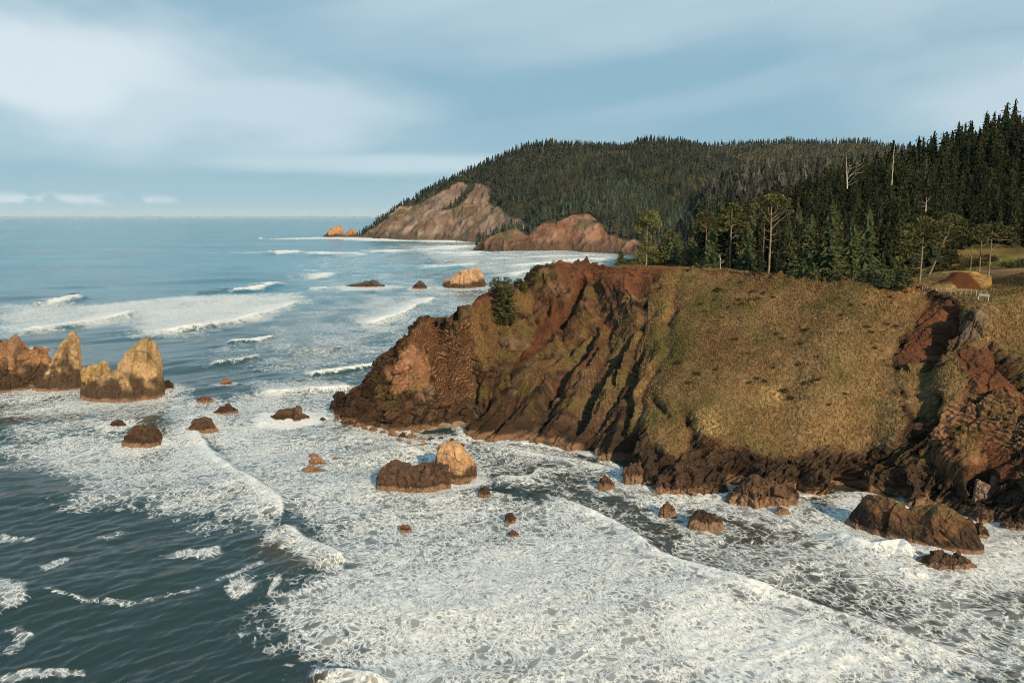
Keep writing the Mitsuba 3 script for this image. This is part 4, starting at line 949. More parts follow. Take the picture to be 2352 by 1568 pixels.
def conifer(seed, h, r, bare=0.12, whorls=34, per=6, leaf=0.9, droop=0.25, taper=0.85, ragged=0.35, gap=0.1, top=1.0, spread=2, tint=1.0, blunt=0.0, step=0.55):
    """(trunk, crown, crown colours) of one spruce: whorls of drooping branches set with sprays."""
    g = np.random.default_rng(seed)
    t = np.sort(g.uniform(bare, 0.985, whorls * per))
    f = (t - bare) / (1 - bare)
    prof = (1 - f) ** taper * (0.35 + 0.65 * np.clip(f / 0.12, 0, 1)) + blunt * np.sqrt(np.clip(1 - f, 0, 1)) * 0.5
    az = g.uniform(0, 2 * np.pi, len(t))
    L = r * prof * g.uniform(1 - ragged, 1 + ragged * 0.5, len(t)) * (g.random(len(t)) > gap) + 0.15
    L *= 1 + 0.25 * np.sin(az * 2 + seed) * np.sin(f * 9 + seed)
    tone = g.uniform(0.65, 1.5, len(t))
    cs, axs, sds, szs, wds, cols = [], [], [], [], [], []
    sway = 0.012 * h * np.array([math.cos(seed), math.sin(seed), 0])
    for k in range(int(math.ceil(r / (step * leaf))) + 1):
        s = 0.12 + (k + g.uniform(0.1, 0.9, len(t))) * step * leaf
        m = s < L
        if not m.any():
            break
        for j in range(spread):
            d = np.stack([np.cos(az[m]), np.sin(az[m]), 0 * az[m]], -1)
            x = s[m] / np.maximum(L[m], 0.3)
            z = t[m] * h - droop * s[m] + 0.22 * s[m] * x ** 2
            c = d * s[m, None] + np.stack([0 * z, 0 * z, z], -1) + sway * np.sin(t[m] * 3)[:, None]
            c += g.normal(0, 0.13 * leaf, c.shape)
            turn = az[m] + g.choice([-1, 1], m.sum()) * g.uniform(0.1, 1.0, m.sum())
            a = unit(np.stack([np.cos(turn), np.sin(turn), -droop * 1.2 + g.normal(0, 0.25, m.sum())], -1))
            sd = unit(np.cross(a, g.normal(0, 0.6, a.shape) + [0, 0, 1]))
            cs.append(c), axs.append(a), sds.append(sd)
            szs.append(leaf * g.uniform(0.7, 1.25, m.sum()) * (1.0 - 0.25 * f[m])), wds.append(leaf * g.uniform(0.2, 0.36, m.sum()))
            mixw = np.clip(0.35 * x + g.uniform(-0.1, 0.5, m.sum()), 0, 1)[:, None]
            cols.append((GREEN * (1 - mixw) + WARM * mixw) * tone[m, None] * tint)
    v, fc = leaves(np.vstack(cs), np.vstack(axs), np.vstack(sds), np.concatenate(szs), np.concatenate(wds))
    col = np.repeat(np.vstack(cols), 4, 0)
    tt = np.linspace(-0.02, 0.97, 7)
    trunk = tube_mesh([sway * math.sin(a * 3) + [0, 0, a * h] for a in tt], 0.011 * h * (1.02 - tt) + 0.03, 6)
    return trunk, (v, fc), np.clip(col, 0.004, 0.5)


def low_conifer(seed, r, tiers, bare=0.1, sides=6, tint=1.0):
    """A small far spruce one unit tall: tiers of ragged skirts round a stem."""
    g = np.random.default_rng(seed)
    vs, fs, cs, at = [], [], [], 0
    for k in range(tiers):
        f0, f1 = k / tiers, min((k + 1.9) / tiers, 1.0)
        z0, z1 = bare + (1 - bare) * f0, bare + (1 - bare) * f1
        rad = r * (1 - f0) ** 0.85 * g.uniform(0.85, 1.15)
        az = np.arange(sides) * 2 * np.pi / sides + g.uniform(0, 6)
        rr = rad * np.where(np.arange(sides) % 2, g.uniform(0.35, 0.7, sides), g.uniform(0.75, 1.2, sides))
        ring = np.stack([np.cos(az) * rr, np.sin(az) * rr, z0 + g.normal(0, 0.028, sides) - 0.12 * rr], -1)
        v = np.vstack([ring, [[g.normal(0, .012), g.normal(0, .012), z1]]])
        i = np.arange(sides)
        vs.append(v), fs.append(np.stack([i, (i + 1) % sides, i * 0 + sides], 1) + at)
        m = g.uniform(0, 0.5)
        c = (np.array((0.021, 0.035, 0.026)) * (1 - m) + np.array((0.046, 0.060, 0.041)) * m) * tint
        cs.append(c * g.uniform(0.8, 1.25, (sides + 1, 1)))
        at += sides + 1
    return tube_mesh([(0, 0, -0.04), (0, 0, 0.5), (0, 0, 0.9)], [0.011, 0.008, 0.003], 3), (np.vstack(vs), np.vstack(fs)), np.vstack(cs)


def full_conifer(seed, h, r, bare=0.05, tint=1.0, tiers=11, **k):
    """A spruce with both ragged skirts, for its body, and sprays on its branches."""
    tr, (v, f), c = conifer(seed, h, r, bare=bare, tint=tint, **k)
    _, (sv, sf), sc = low_conifer(seed + 5000, r / h * 0.82, tiers, bare=bare, sides=12)
    return tr, (np.vstack([v, sv * h]), np.vstack([f, sf + len(v)])), np.vstack([c, np.clip(sc * (0.85, 0.85, 0.62) * tint, 0.004, .5)])


def pads(seed, blobs, leaf=0.6, density=1.0, tint=1.0, flat=0.45):
    """Foliage of a wind-shaped pine: flattened clouds of sprays at the limb ends. blobs: rows of x, y, z, radius."""
    g = np.random.default_rng(seed)
    cs, axs, sds, szs, cols = [], [], [], [], []
    for x, y, z, r in blobs:
        n = int(density * 30 * (r / leaf) ** 1.8 * 0.5) + 10
        d = unit(g.normal(0, 1, (n, 3)))
        c = d * (r * g.random((n, 1)) ** 0.45) * [1, 1, flat] + [x, y, z]
        a = unit(d * [1, 1, 0.6] + g.normal(0, 0.45, (n, 3)) + [0, 0, 0.15])
        cs.append(c), axs.append(a), sds.append(unit(np.cross(a, g.normal(0, 1, (n, 3)))))
        szs.append(leaf * g.uniform(0.6, 1.2, n))
        mixw = np.clip(0.45 + g.uniform(-0.35, 0.5, n), 0, 1)[:, None]
        cols.append((GREEN * (1 - mixw) + WARM * mixw) * g.uniform(0.7, 1.4) * tint)
    sz = np.concatenate(szs)
    v, f = leaves(np.vstack(cs), np.vstack(axs), np.vstack(sds), sz, sz * 0.34)
    return (v, f), np.clip(np.repeat(np.vstack(cols), 4, 0), 0.004, 0.5)


def stick(seed, a, b, r0, r1, bend=0.08, n=6):
    g = np.random.default_rng(seed)
    a, b = np.asarray(a, float), np.asarray(b, float)
    t = np.linspace(0, 1, n)[:, None]
    w = np.linalg.norm(b - a) * bend
    return tube_mesh(a * (1 - t) + b * t + np.sin(np.pi * t) * g.normal(0, w, 3) + np.sin(2 * np.pi * t) * g.normal(0, w * 0.5, 3), np.linspace(r0, r1, n), 5)


def put_tree(key, label, base, trunk, crown=None, colour=None, limbs=None, bark='bark_material', cat='tree', group=None):
    at = T().translate(list(map(float, base)))
    add(key + '__trunk', trunk, bark, True, to_world=at)
    for limb in limbs or ():
        add(numbered(key + '__limb'), limb, bark, True, to_world=at)
    if crown is not None:
        add(key + '__crown', crown, 'leaf_material', False, color=colour, to_world=at)
    tag(key, label, cat, group)


def size_at(base, px):
    return px * view(base)[1] / F_VIEW


def place(label, vx, vy, px, rpx, z=None, kind='conifer', name='spruce_tree', y=None, seed=0, **k):
    """A tree whose foot stands at a view pixel of the ground; px is its height and rpx its crown radius there."""
    b = P(vx, vy, z=z if z is not None else RIM - 0.6) if y is None else P(vx, vy, y=y)
    h, r = size_at(b, px), size_at(b, rpx)
    k['tint'] = 1.7 * k.get('tint', 1.0)
    tr, cr, col = full_conifer(seed or int(vx * 3 + vy), h, r, **k)
    put_tree(numbered(name), label, b, tr, cr, col)


def pine(label, vx, vy, px, blobs, limbs=(), lean=(0, 0), z=None, thick=0.014, name='pine_tree', leaf=0.7, density=1.0, bark='bark_material', dead=(), tint=1.0, flat=0.45, cat='tree', bend=0.015, y=None):
    """A pine drawn from its limbs: blobs (x px, up px, depth px, radius px) and limbs ((x0, up0), (x1, up1)) are offsets from its foot, in view px."""
    b = P(vx, vy, z=z if z is not None else RIM - 0.6) if y is None else P(vx, vy, y=y)
    s = view(b)[1] / F_VIEW
    h = px * s
    n = 9
    t = np.linspace(-0.02, 1, n)
    g = np.random.default_rng(int(vx * 5 + vy))
    wob = np.cumsum(g.normal(0, bend * h / 3, (n, 2)), 0)
    wob -= wob[0]
    line = np.stack([lean[0] * s * t + wob[:, 0] * 0.4, lean[1] * s * t + wob[:, 1] * 0.4, t * h], -1)
    trunk = tube_mesh(line, thick * h * (1.05 - 0.8 * t) + 0.04, 7)
    parts = []
    for k, ((x0, u0), (x1, u1)) in enumerate(limbs):
        yy = g.uniform(-0.5, 0.5) * abs(x1 - x0) * s
        parts.append([stick(int(vx) + k, (x0 * s, 0, u0 * s), (x1 * s, yy, u1 * s), 0.0055 * h + 0.02, 0.02, 0.09)])
        for q in range(2):                                              # twigs
            w = g.uniform(0.45, 0.95)
            c = np.array([(x0 + (x1 - x0) * w) * s, yy * w, (u0 + (u1 - u0) * w) * s])
            parts[-1].append(stick(int(vx) + k * 3 + q, c, c + np.array([np.sign(x1 - x0) * g.uniform(0.2, 0.8), g.normal(0, .6), g.uniform(-0.1, 0.8)]) * 0.06 * h, 0.03, 0.012, 0.1, 4))
    cr = col = None
    if len(blobs):
        cr, col = pads(int(vx + vy), [(x * s, d * s, u * s, r * s) for x, u, d, r in blobs], leaf, density * 1.9, 1.8 * tint, flat)
    put_tree(numbered(name), label, b, trunk, cr, col, [join(x) for x in parts], bark, cat)


def random_blobs(seed, n, x, u, r, d=None):
    g = np.random.default_rng(seed)
    return [(g.uniform(*x), g.uniform(*u), g.uniform(*(d or x)), g.uniform(*r)) for _ in range(n)]


def build_edge_trees():
    W = dict(whorls=30, per=6, leaf=0.75)
    # from left to right along the rim
    place('small dark spruce alone at the left end of the row on the rim', 1427, 612, 38, 20, seed=3, bare=0.02, whorls=18, per=7, leaf=0.5, taper=0.7)
    pine('round topped pine at the left of the row on the rim', 1484, 612, 132, [(0, 112, 0, 22), (-14, 100, 5, 16), (16, 98, -4, 17), (-2, 90, 10, 18), (10, 118, 4, 14), (-8, 120, 0, 12), (20, 84, 0, 10), (-20, 84, 4, 9), (2, 70, 0, 8), (-10, 42, 0, 14), (12, 36, 2, 14), (18, 26, 0, 16), (-16, 24, -2, 14), (0, 52, 0, 10), (26, 14, 0, 12), (-22, 10, 0, 12)],
         [((0, 50), (14, 60)), ((0, 64), (-16, 84)), ((0, 74), (16, 92))], tint=1.25, flat=0.62, name='pine_tree')
    place('bushy olive spruce with an oval crown next to the round topped pine', 1541, 612, 88, 30, seed=5, bare=0.08, taper=0.45, blunt=0.25, tint=1.35, leaf=0.6, whorls=32, per=8)
    place('low dark bush like spruce between the pine and the oval spruce', 1512, 610, 40, 28, seed=9, bare=0.0, whorls=16, per=8, leaf=0.6, taper=0.5)
    place('dark spruce with thin top beside the oval spruce', 1585, 616, 72, 30, seed=6, bare=0.02, leaf=0.65, taper=0.6, whorls=26)
    pine('pine with small round crown above the dark thicket', 1620, 612, 128, [(0, 118, 0, 13), (-8, 106, 4, 11), (10, 104, -3, 12), (0, 94, 0, 11), (14, 88, 0, 8), (-10, 84, 0, 7), (6, 74, 0, 6)], [((0, 74), (12, 84)), ((0, 84), (-12, 96))], flat=.6)
    place('olive spruce with a pointed top in front of the thicket', 1634, 622, 96, 26, seed=7, bare=0.04, taper=0.65, tint=1.25, leaf=0.6, whorls=34, per=7)
    pine('thin pale dead trunk leaning at the rim under the pines', 1655, 626, 44, (), [((0, 30), (-10, 42)), ((0, 20), (8, 28))], lean=(-4, 0), bark='dead_wood_material', name='dead_tree', cat='dead tree')
    pine('tall ragged pine with bare trunk and foliage in tiers', 1676, 620, 154, [(0, 146, 0, 12), (-12, 134, 4, 12), (14, 138, -2, 10), (22, 122, 0, 13), (-16, 120, 0, 11), (8, 112, 4, 13), (30, 104, 0, 12), (-6, 104, 0, 10), (38, 86, 0, 12), (20, 88, 0, 10), (-18, 92, 0, 9), (44, 70, 0, 10)],
         [((0, 96), (24, 108)), ((0, 84), (36, 96)), ((0, 70), (40, 80)), ((0, 110), (-16, 122)), ((0, 60), (18, 62)), ((0, 56), (-12, 60))], flat=.42)
    pine('tall bare trunked pine with a flat umbrella crown', 1765, 634, 186, [(-26, 172, 2, 15), (-8, 178, -4, 15), (12, 178, 6, 15), (30, 170, 0, 13), (-38, 160, 0, 10), (2, 166, 0, 14), (24, 158, 4, 11), (-20, 160, 4, 10), (38, 158, 0, 8), (44, 146, 0, 6), (-44, 150, 2, 5)],
         [((0, 118), (-30, 160)), ((0, 124), (32, 160)), ((1, 136), (-14, 170)), ((1, 140), (16, 172)), ((0, 104), (38, 142)), ((0, 100), (-20, 112)), ((0, 92), (18, 100)), ((0, 80), (-12, 84)), ((0, 78), (14, 84)), ((0, 64), (-8, 66)), ((0, 52), (10, 54)), ((1, 128), (24, 150))], thick=0.013, flat=.36)
    pine('bare grey trunk just left of the umbrella pine', 1752, 624, 120, [(0, 118, 0, 7), (-6, 108, 0, 6)], [((0, 90), (-8, 96)), ((0, 76), (6, 80))], thick=0.009)
    place('broad dark spruce left of the umbrella pine', 1715, 624, 106, 38, seed=21, bare=0.02, **W)
    place('broad dark spruce right of the umbrella pine', 1812, 630, 104, 36, seed=22, bare=0.02, **W)
    place('tall spruce with a pale streaked trunk in the middle of the row', 1856, 640, 150, 40, seed=23, bare=0.06, **W)
    place('tallest full spruce near the middle of the row', 1902, 642, 182, 44, seed=24, bare=0.03, whorls=40, per=7, leaf=.8)
    place('full dark spruce right of the tallest one', 1950, 640, 140, 44, seed=25, bare=0.02, **W)
    place('dark spruce left of the young trees', 1988, 630, 150, 44, seed=26, bare=0.04, **W)
    for i, (vx, vy, px, l) in enumerate(((1925, 648, 42, 'first young spruce from the left at the grass edge'), (1960, 650, 56, 'second young spruce from the left at the grass edge'), (2000, 652, 62, 'third young spruce from the left at the grass edge'), (2028, 656, 50, 'fourth young spruce from the left at the grass edge'), (2052, 656, 58, 'fifth young spruce from the left at the grass edge'), (2080, 658, 46, 'sixth young spruce from the left at the grass edge'), (1870, 644, 36, 'young spruce at the rim left of the group of young trees'))):
        place(l, vx, vy, px, 20, seed=30 + i, bare=0.0, taper=0.7, leaf=.5, whorls=20, per=7, tint=1.15)
    pine('dark spreading pine behind the fence with a forked trunk', 2112, 648, 150, [(0, 140, 0, 18), (-22, 126, 4, 18), (18, 124, 0, 18), (-34, 108, 0, 18), (30, 104, 2, 16), (0, 110, 0, 20), (-40, 88, 0, 16), (-20, 92, 6, 16), (14, 90, 0, 14), (-44, 70, 0, 14), (-28, 62, 0, 12), (36, 84, 0, 12), (-50, 52, 0, 10)],
         [((0, 60), (-40, 76)), ((0, 76), (30, 96)), ((0, 44), (-30, 56)), ((0, 34), (-34, 40)), ((0, 26), (26, 34)), ((0, 90), (-22, 118))], flat=.4, density=1.1)
    pine('pine with a pale trunk leaning right behind the fence', 2132, 638, 134, [(46, 136, 0, 16), (30, 124, 4, 16), (64, 126, 0, 16), (52, 110, 0, 16), (76, 108, 0, 14), (70, 90, 2, 12), (36, 104, 0, 12), (84, 84, 0, 10)],
         [((26, 72), (60, 92)), ((30, 84), (70, 104)), ((22, 62), (56, 66)), ((14, 40), (40, 52)), ((34, 96), (28, 116))], lean=(46, 0), thick=0.017, flat=.42)
    pine('slim bare trunk at the left of the trees beyond the mound', 2248, 640, 118, [(0, 116, 0, 16), (-18, 104, 0, 15), (16, 100, 4, 14), (0, 90, 0, 13), (-22, 84, 0, 10)], [((0, 60), (-18, 70)), ((0, 72), (16, 88)), ((0, 44), (12, 48))], flat=.4)
    pine('tall bare trunk with long limbs to the right beyond the mound', 2270, 646, 130, [(4, 126, 0, 18), (28, 118, 4, 16), (-16, 112, 0, 15), (40, 104, 0, 14), (14, 104, 0, 15), (-26, 98, 0, 12), (52, 92, 0, 10)], [((0, 96), (52, 100)), ((0, 84), (44, 86)), ((0, 70), (36, 74)), ((0, 58), (24, 56)), ((0, 30), (36, 30)), ((0, 90), (-22, 102))], flat=.38)
    pine('thin trunk standing left of the slim bare trunk', 2228, 628, 96, [(0, 96, 0, 14), (-14, 86, 0, 12), (12, 82, 0, 12)], [((0, 50), (-10, 56))], flat=.4, thick=0.011)
    # dead trees against the hill
    pine('silver dead tree with a fan of bare branches high on the hill', 1946, 432, 70, (), [((0, 20), (34, 52)), ((0, 12), (26, 34)), ((0, 34), (30, 66)), ((0, 6), (20, 16)), ((0, 44), (-12, 60)), ((4, 26), (40, 38)), ((0, 50), (18, 70))], lean=(-6, 0), y=345, bark='dead_wood_material', name='dead_tree', cat='dead tree', thick=0.02)
    pine('tall thin dead pole rising above the forest on the skyline', 2048, 424, 88, (), [((0, 60), (5, 66)), ((0, 40), (-5, 44))], y=350, bark='dead_wood_material', name='dead_tree', cat='dead tree', thick=0.011)
    pine('broken pale dead tree top with short crooked arms', 2126, 486, 32, (), [((0, 20), (-18, 22)), ((0, 14), (-14, 10)), ((0, 22), (8, 30)), ((0, 10), (8, 8))], y=330, bark='dead_wood_material', name='dead_tree', cat='dead tree', thick=0.035)
    # on the cliff at the left
    y0 = BLUFF.lift([(1163, 740)])[1][0]
    for lab, q, px, r, sd, kw in (('dense green spruce clinging to the cliff left of the rocky knob', (1164, 742), 112, 36, 41, dict(bare=0.02, whorls=34, per=8, leaf=.75, taper=.55, tint=1.5, droop=.15)), ('small spruce seedling on top of the rocky knob', (1272, 616), 24, 9, 42, dict(bare=0.05, whorls=12, per=6, leaf=.4, tint=1.5)),
                              ('low spruce bush left of the cliff spruce top', (1140, 668), 36, 22, 43, dict(bare=0, whorls=14, per=8, leaf=.6, taper=.5, tint=1.4)), ('low spruce bush right of the cliff spruce top', (1192, 662), 26, 26, 44, dict(bare=0, whorls=12, per=9, leaf=.6, taper=.5, tint=1.4)), ('dark bush in the notch left of the rocky knob', (1224, 640), 22, 16, 45, dict(bare=0, whorls=10, per=9, leaf=.5, taper=.4))):
        p = BLUFF.lift([q])[1][0]
        h, rr = size_at(p, px), size_at(p, r)
        tr, cr, col = conifer(sd, h, rr, **kw)
        put_tree(numbered('spruce_tree'), lab, p - [0, 0, 0.4], tr, cr, col)
    p = BLUFF.lift([(1158, 792)])[1][0]
    parts = [stick(500 + i, (0, 0, 0), (math.cos(a) * q, -abs(math.sin(a)) * 0.6, 1.2 + 2.2 * c), 0.035, 0.012, 0.12, 4) for i, (a, q, c) in enumerate(zip(np.linspace(0, 6.2, 60), np.random.default_rng(4).uniform(0.5, 3.2, 60), np.random.default_rng(6).random(60)))]
    add('brush', join(parts), 'bark_material', True, to_world=T().translate(p.tolist()))
    tag('brush', 'leafless grey brush on the cliff under the green spruce', 'bush')


def scatter(L, spacing, keep, seed, umax=None, tries=1.0):
    """Points spread over a sheet with at least about the given spacing."""
    g = np.random.default_rng(seed)
    p = L.p
    a = np.linalg.norm(np.cross(p[1:, :-1] - p[:-1, :-1], p[:-1, 1:] - p[:-1, :-1]), axis=-1)
    a = a * (keep[:-1, :-1] > 0.5)
    n = int(a.sum() / spacing ** 2 * 1.5 * tries)
    i = np.unravel_index(g.choice(a.size, n, p=a.ravel() / a.sum()), a.shape)
    s, t = g.random((2, n, 1))
    q = p[i] + (p[i[0] + 1, i[1]] - p[i]) * s + (p[i[0], i[1] + 1] - p[i]) * t
    tree = cKDTree(q[:, :2])
    dead = np.zeros(n, bool)
    for k, nb in enumerate(tree.query_ball_point(q[:, :2], spacing * 0.72)):
        if not dead[k]:
            dead[[j for j in nb if j > k]] = True
    return q[~dead]


def wood(key, label, pts, heights, variants, seed, grey=0.0, tone=1.0, snag=0.04):
    """A far wood that reads as one mass: every tree of it in one mesh."""
    g = np.random.default_rng(seed)
    vs, fs, cs, at = [], [], [], 0
    pick = g.integers(0, len(variants), len(pts))
    for k, (trunk, crown, col) in enumerate(variants):
        q = pts[pick == k]
        if not len(q):
            continue
        tv, tf = trunk
        v0 = np.vstack([tv, crown[0]])
        f0 = np.vstack([tf, crown[1] + len(tv)])
        c0 = np.vstack([np.broadcast_to((0.09, 0.075, 0.062), (len(tv), 3)), col])
        n = len(q)
        a, h = g.uniform(0, 6.28, n), g.uniform(*heights, n) * g.choice([0.55, 0.8, 1, 1, 1.12], n) * (1 + 0.5 * nz(q, 60, 2, seed))
        wid = h * g.uniform(0.8, 1.25, n)
        v = np.empty((n, len(v0), 3))
        v[..., 0] = (v0[:, 0] * np.cos(a)[:, None] - v0[:, 1] * np.sin(a)[:, None]) * wid[:, None]
        v[..., 1] = (v0[:, 0] * np.sin(a)[:, None] + v0[:, 1] * np.cos(a)[:, None]) * wid[:, None]
        v[..., 2] = v0[:, 2] * h[:, None]
        v += q[:, None]
        t = g.lognormal(0, 0.36, n) * tone * (1 + 0.9 * nz(q, 80, 3, seed + 3))
        gr = np.clip(grey + g.normal(0, 0.22, n) + 1.2 * nz(q, 70, 3, seed + 4), 0, 1)[:, None, None]
        c = (c0[None] * (1 - gr) + (c0.mean(1)[None, :, None] * 1.5 * np.array([1.0, 0.95, 0.88])) * gr) * t[:, None, None]
        vs.append(v.reshape(-1, 3)), cs.append(c.reshape(-1, 3))
        fs.append((f0[None] + (np.arange(n) * len(v0))[:, None, None]).reshape(-1, 3) + at)
        at += n * len(v0)
    add(key, (np.vstack(vs), np.vstack(fs)), 'leaf_material', False, color=np.clip(np.vstack(cs), 0.004, 0.6))
    tag(key, label, 'forest', kind='stuff')


def build_forests():
    far = [low_conifer(700 + i, 0.17 + 0.025 * (i % 3), 3, bare=0.12 + 0.08 * (i % 2)) for i in range(8)]
    mid = [low_conifer(720 + i, 0.17 + 0.03 * (i % 3), 6, bare=0.18 + 0.14 * (i % 3), sides=8) for i in range(10)]
    near = []
    for i in range(5):
        tr, cr, col = full_conifer(740 + i, 24.0, (4.4, 5.0, 3.8)[i % 3], bare=0.15, whorls=14, per=5, leaf=1.5, droop=0.25, taper=0.75, ragged=0.5, gap=0.15, step=.7)
        near.append(((tr[0] / 24, tr[1]), (cr[0] / 24, cr[1]), col))
    L = HILLS['far_headland']
    g = nz(L.p, 70, 3, 31)
    q = scatter(L, 9.0, (L.bare < 0.45) & (L.v > 1.2) & (L.v < 5.6) & (g > -0.22), 1)
    wood('forest', 'dark conifer forest covering the distant headland', q, (13, 22), far, 1, grey=0.10, tone=0.56)
    L = HILLS['far_ridge']
    q = scatter(L, 15, (L.v > 0.4) & (L.v < 3.7), 2)
    wood('forest_001', 'dark conifer forest on the long far ridge', q, (20, 28), far, 2, grey=0.0, tone=0.54)
    L = HILLS['red_headland']
    q = scatter(L, 6.5, (L.bare < 0.45) & (L.v > 1.3) & (L.v < 5.5), 3)
    wood('forest_002', 'olive green conifer forest on the promontory with red cliffs', q, (13, 20), mid, 3, grey=0.0, tone=1.0)
    L = HILLS['middle_hill']
    q = scatter(L, 5.5, (L.v > 0.6) & (L.v < 3.5), 4)
    wood('forest_003', 'grey green conifer forest on the middle hill', q, (15, 24), mid, 4, grey=0.55, tone=0.9)
    # the dark hill on the right: its nearest trees one by one
    L = HILLS['right_hill']
    q = scatter(L, 5.6, (L.v > 1.15) & (L.v < 4.6) & ~((L.u > 8.6) & (L.v < 2.35)), 5)
    q = q[view(q)[0][:, 0] > 1600 + 60 * nz(q, 30, 2, 5)]
    px, dep = view(q)
    q, dep, px = q[(px[:, 0] < 2480) & (px[:, 0] > 1500)], dep[(px[:, 0] < 2480) & (px[:, 0] > 1500)], px[(px[:, 0] < 2480) & (px[:, 0] > 1500)]
    order = np.argsort(dep)
    q, px, dep = q[order], px[order], dep[order]
    seen, free = np.zeros(len(q)), np.ones((260, 420), bool)            # which trees show most from where the photograph was taken
    for k in range(len(q)):
        hh = 22 * F_VIEW / dep[k] / 6
        x0, x1, y0, y1 = px[k, 0] / 6 - 0.13 * hh, px[k, 0] / 6 + 0.13 * hh + 1, px[k, 1] / 6 - hh, min(px[k, 1] / 6, 108)
        win = free[max(int(y0), 0):max(int(y1), 0), max(int(x0), 0):max(int(x1), 0)]
        seen[k] = win.sum() + 1e-3 / (k + 1)
        win[:] = False
    big = np.argsort(-seen)
    first, rest = q[big[:262]], q[big[262:]]
    wood('forest_004', 'dark conifer forest on the upper part of the high right hill', rest, (20, 29), near, 5, grey=0.0, tone=0.75)
    protos = []
    for i in range(8):
        h = 24.0
        tr, cr, col = full_conifer(800 + i, h, (4.3, 5.0, 3.8, 4.6)[i % 4], bare=(0.03, 0.08, 0.12, 0.05)[i % 4], whorls=24, per=6, leaf=1.3, droop=0.22 + 0.05 * (i % 3), taper=(0.8, 0.65, 0.9)[i % 3], ragged=0.5, gap=0.18, tint=(0.62, 0.85, 0.72, 0.52, 0.95)[i % 5], step=.6)
        name = f'conifer_shape_{i}'
        scene[name] = {'type': 'shapegroup', 'trunk': mikit.ply(tr, 'dark_bark_material', True), 'crown': mikit.ply(cr, 'leaf_material', False, color=col)}
        protos.append(name)
    g = np.random.default_rng(9)
    for k, p in enumerate(first):
        key = numbered('conifer')
        h = g.uniform(0.72, 1.15) * (0.85 if p[1] < 330 else 1.05) * (0.42 + 0.58 * float(sm(1640, 1930, view(p)[0][0])))
        scene[key] = {'type': 'instance', 'to_world': T().translate((p - [0, 0, 0.5]).tolist()).rotate([0, 0, 1], float(g.uniform(0, 360))).scale([h * float(g.uniform(.85, 1.15)), h * float(g.uniform(.85, 1.15)), h]), 'group': ref(protos[int(g.integers(0, 8))])}
        lab, grp = (('dark green conifer in the band of forest just behind the grassy rim', 'conifers just behind the rim') if p[2] < 46 else ('dark green conifer on the lower slope of the high right hill', 'conifers on the lower slope of the right hill') if p[2] < 72 else ('dark green conifer high on the right hill near the skyline', 'conifers high on the right hill'))
        tag(key, lab, 'tree', grp)


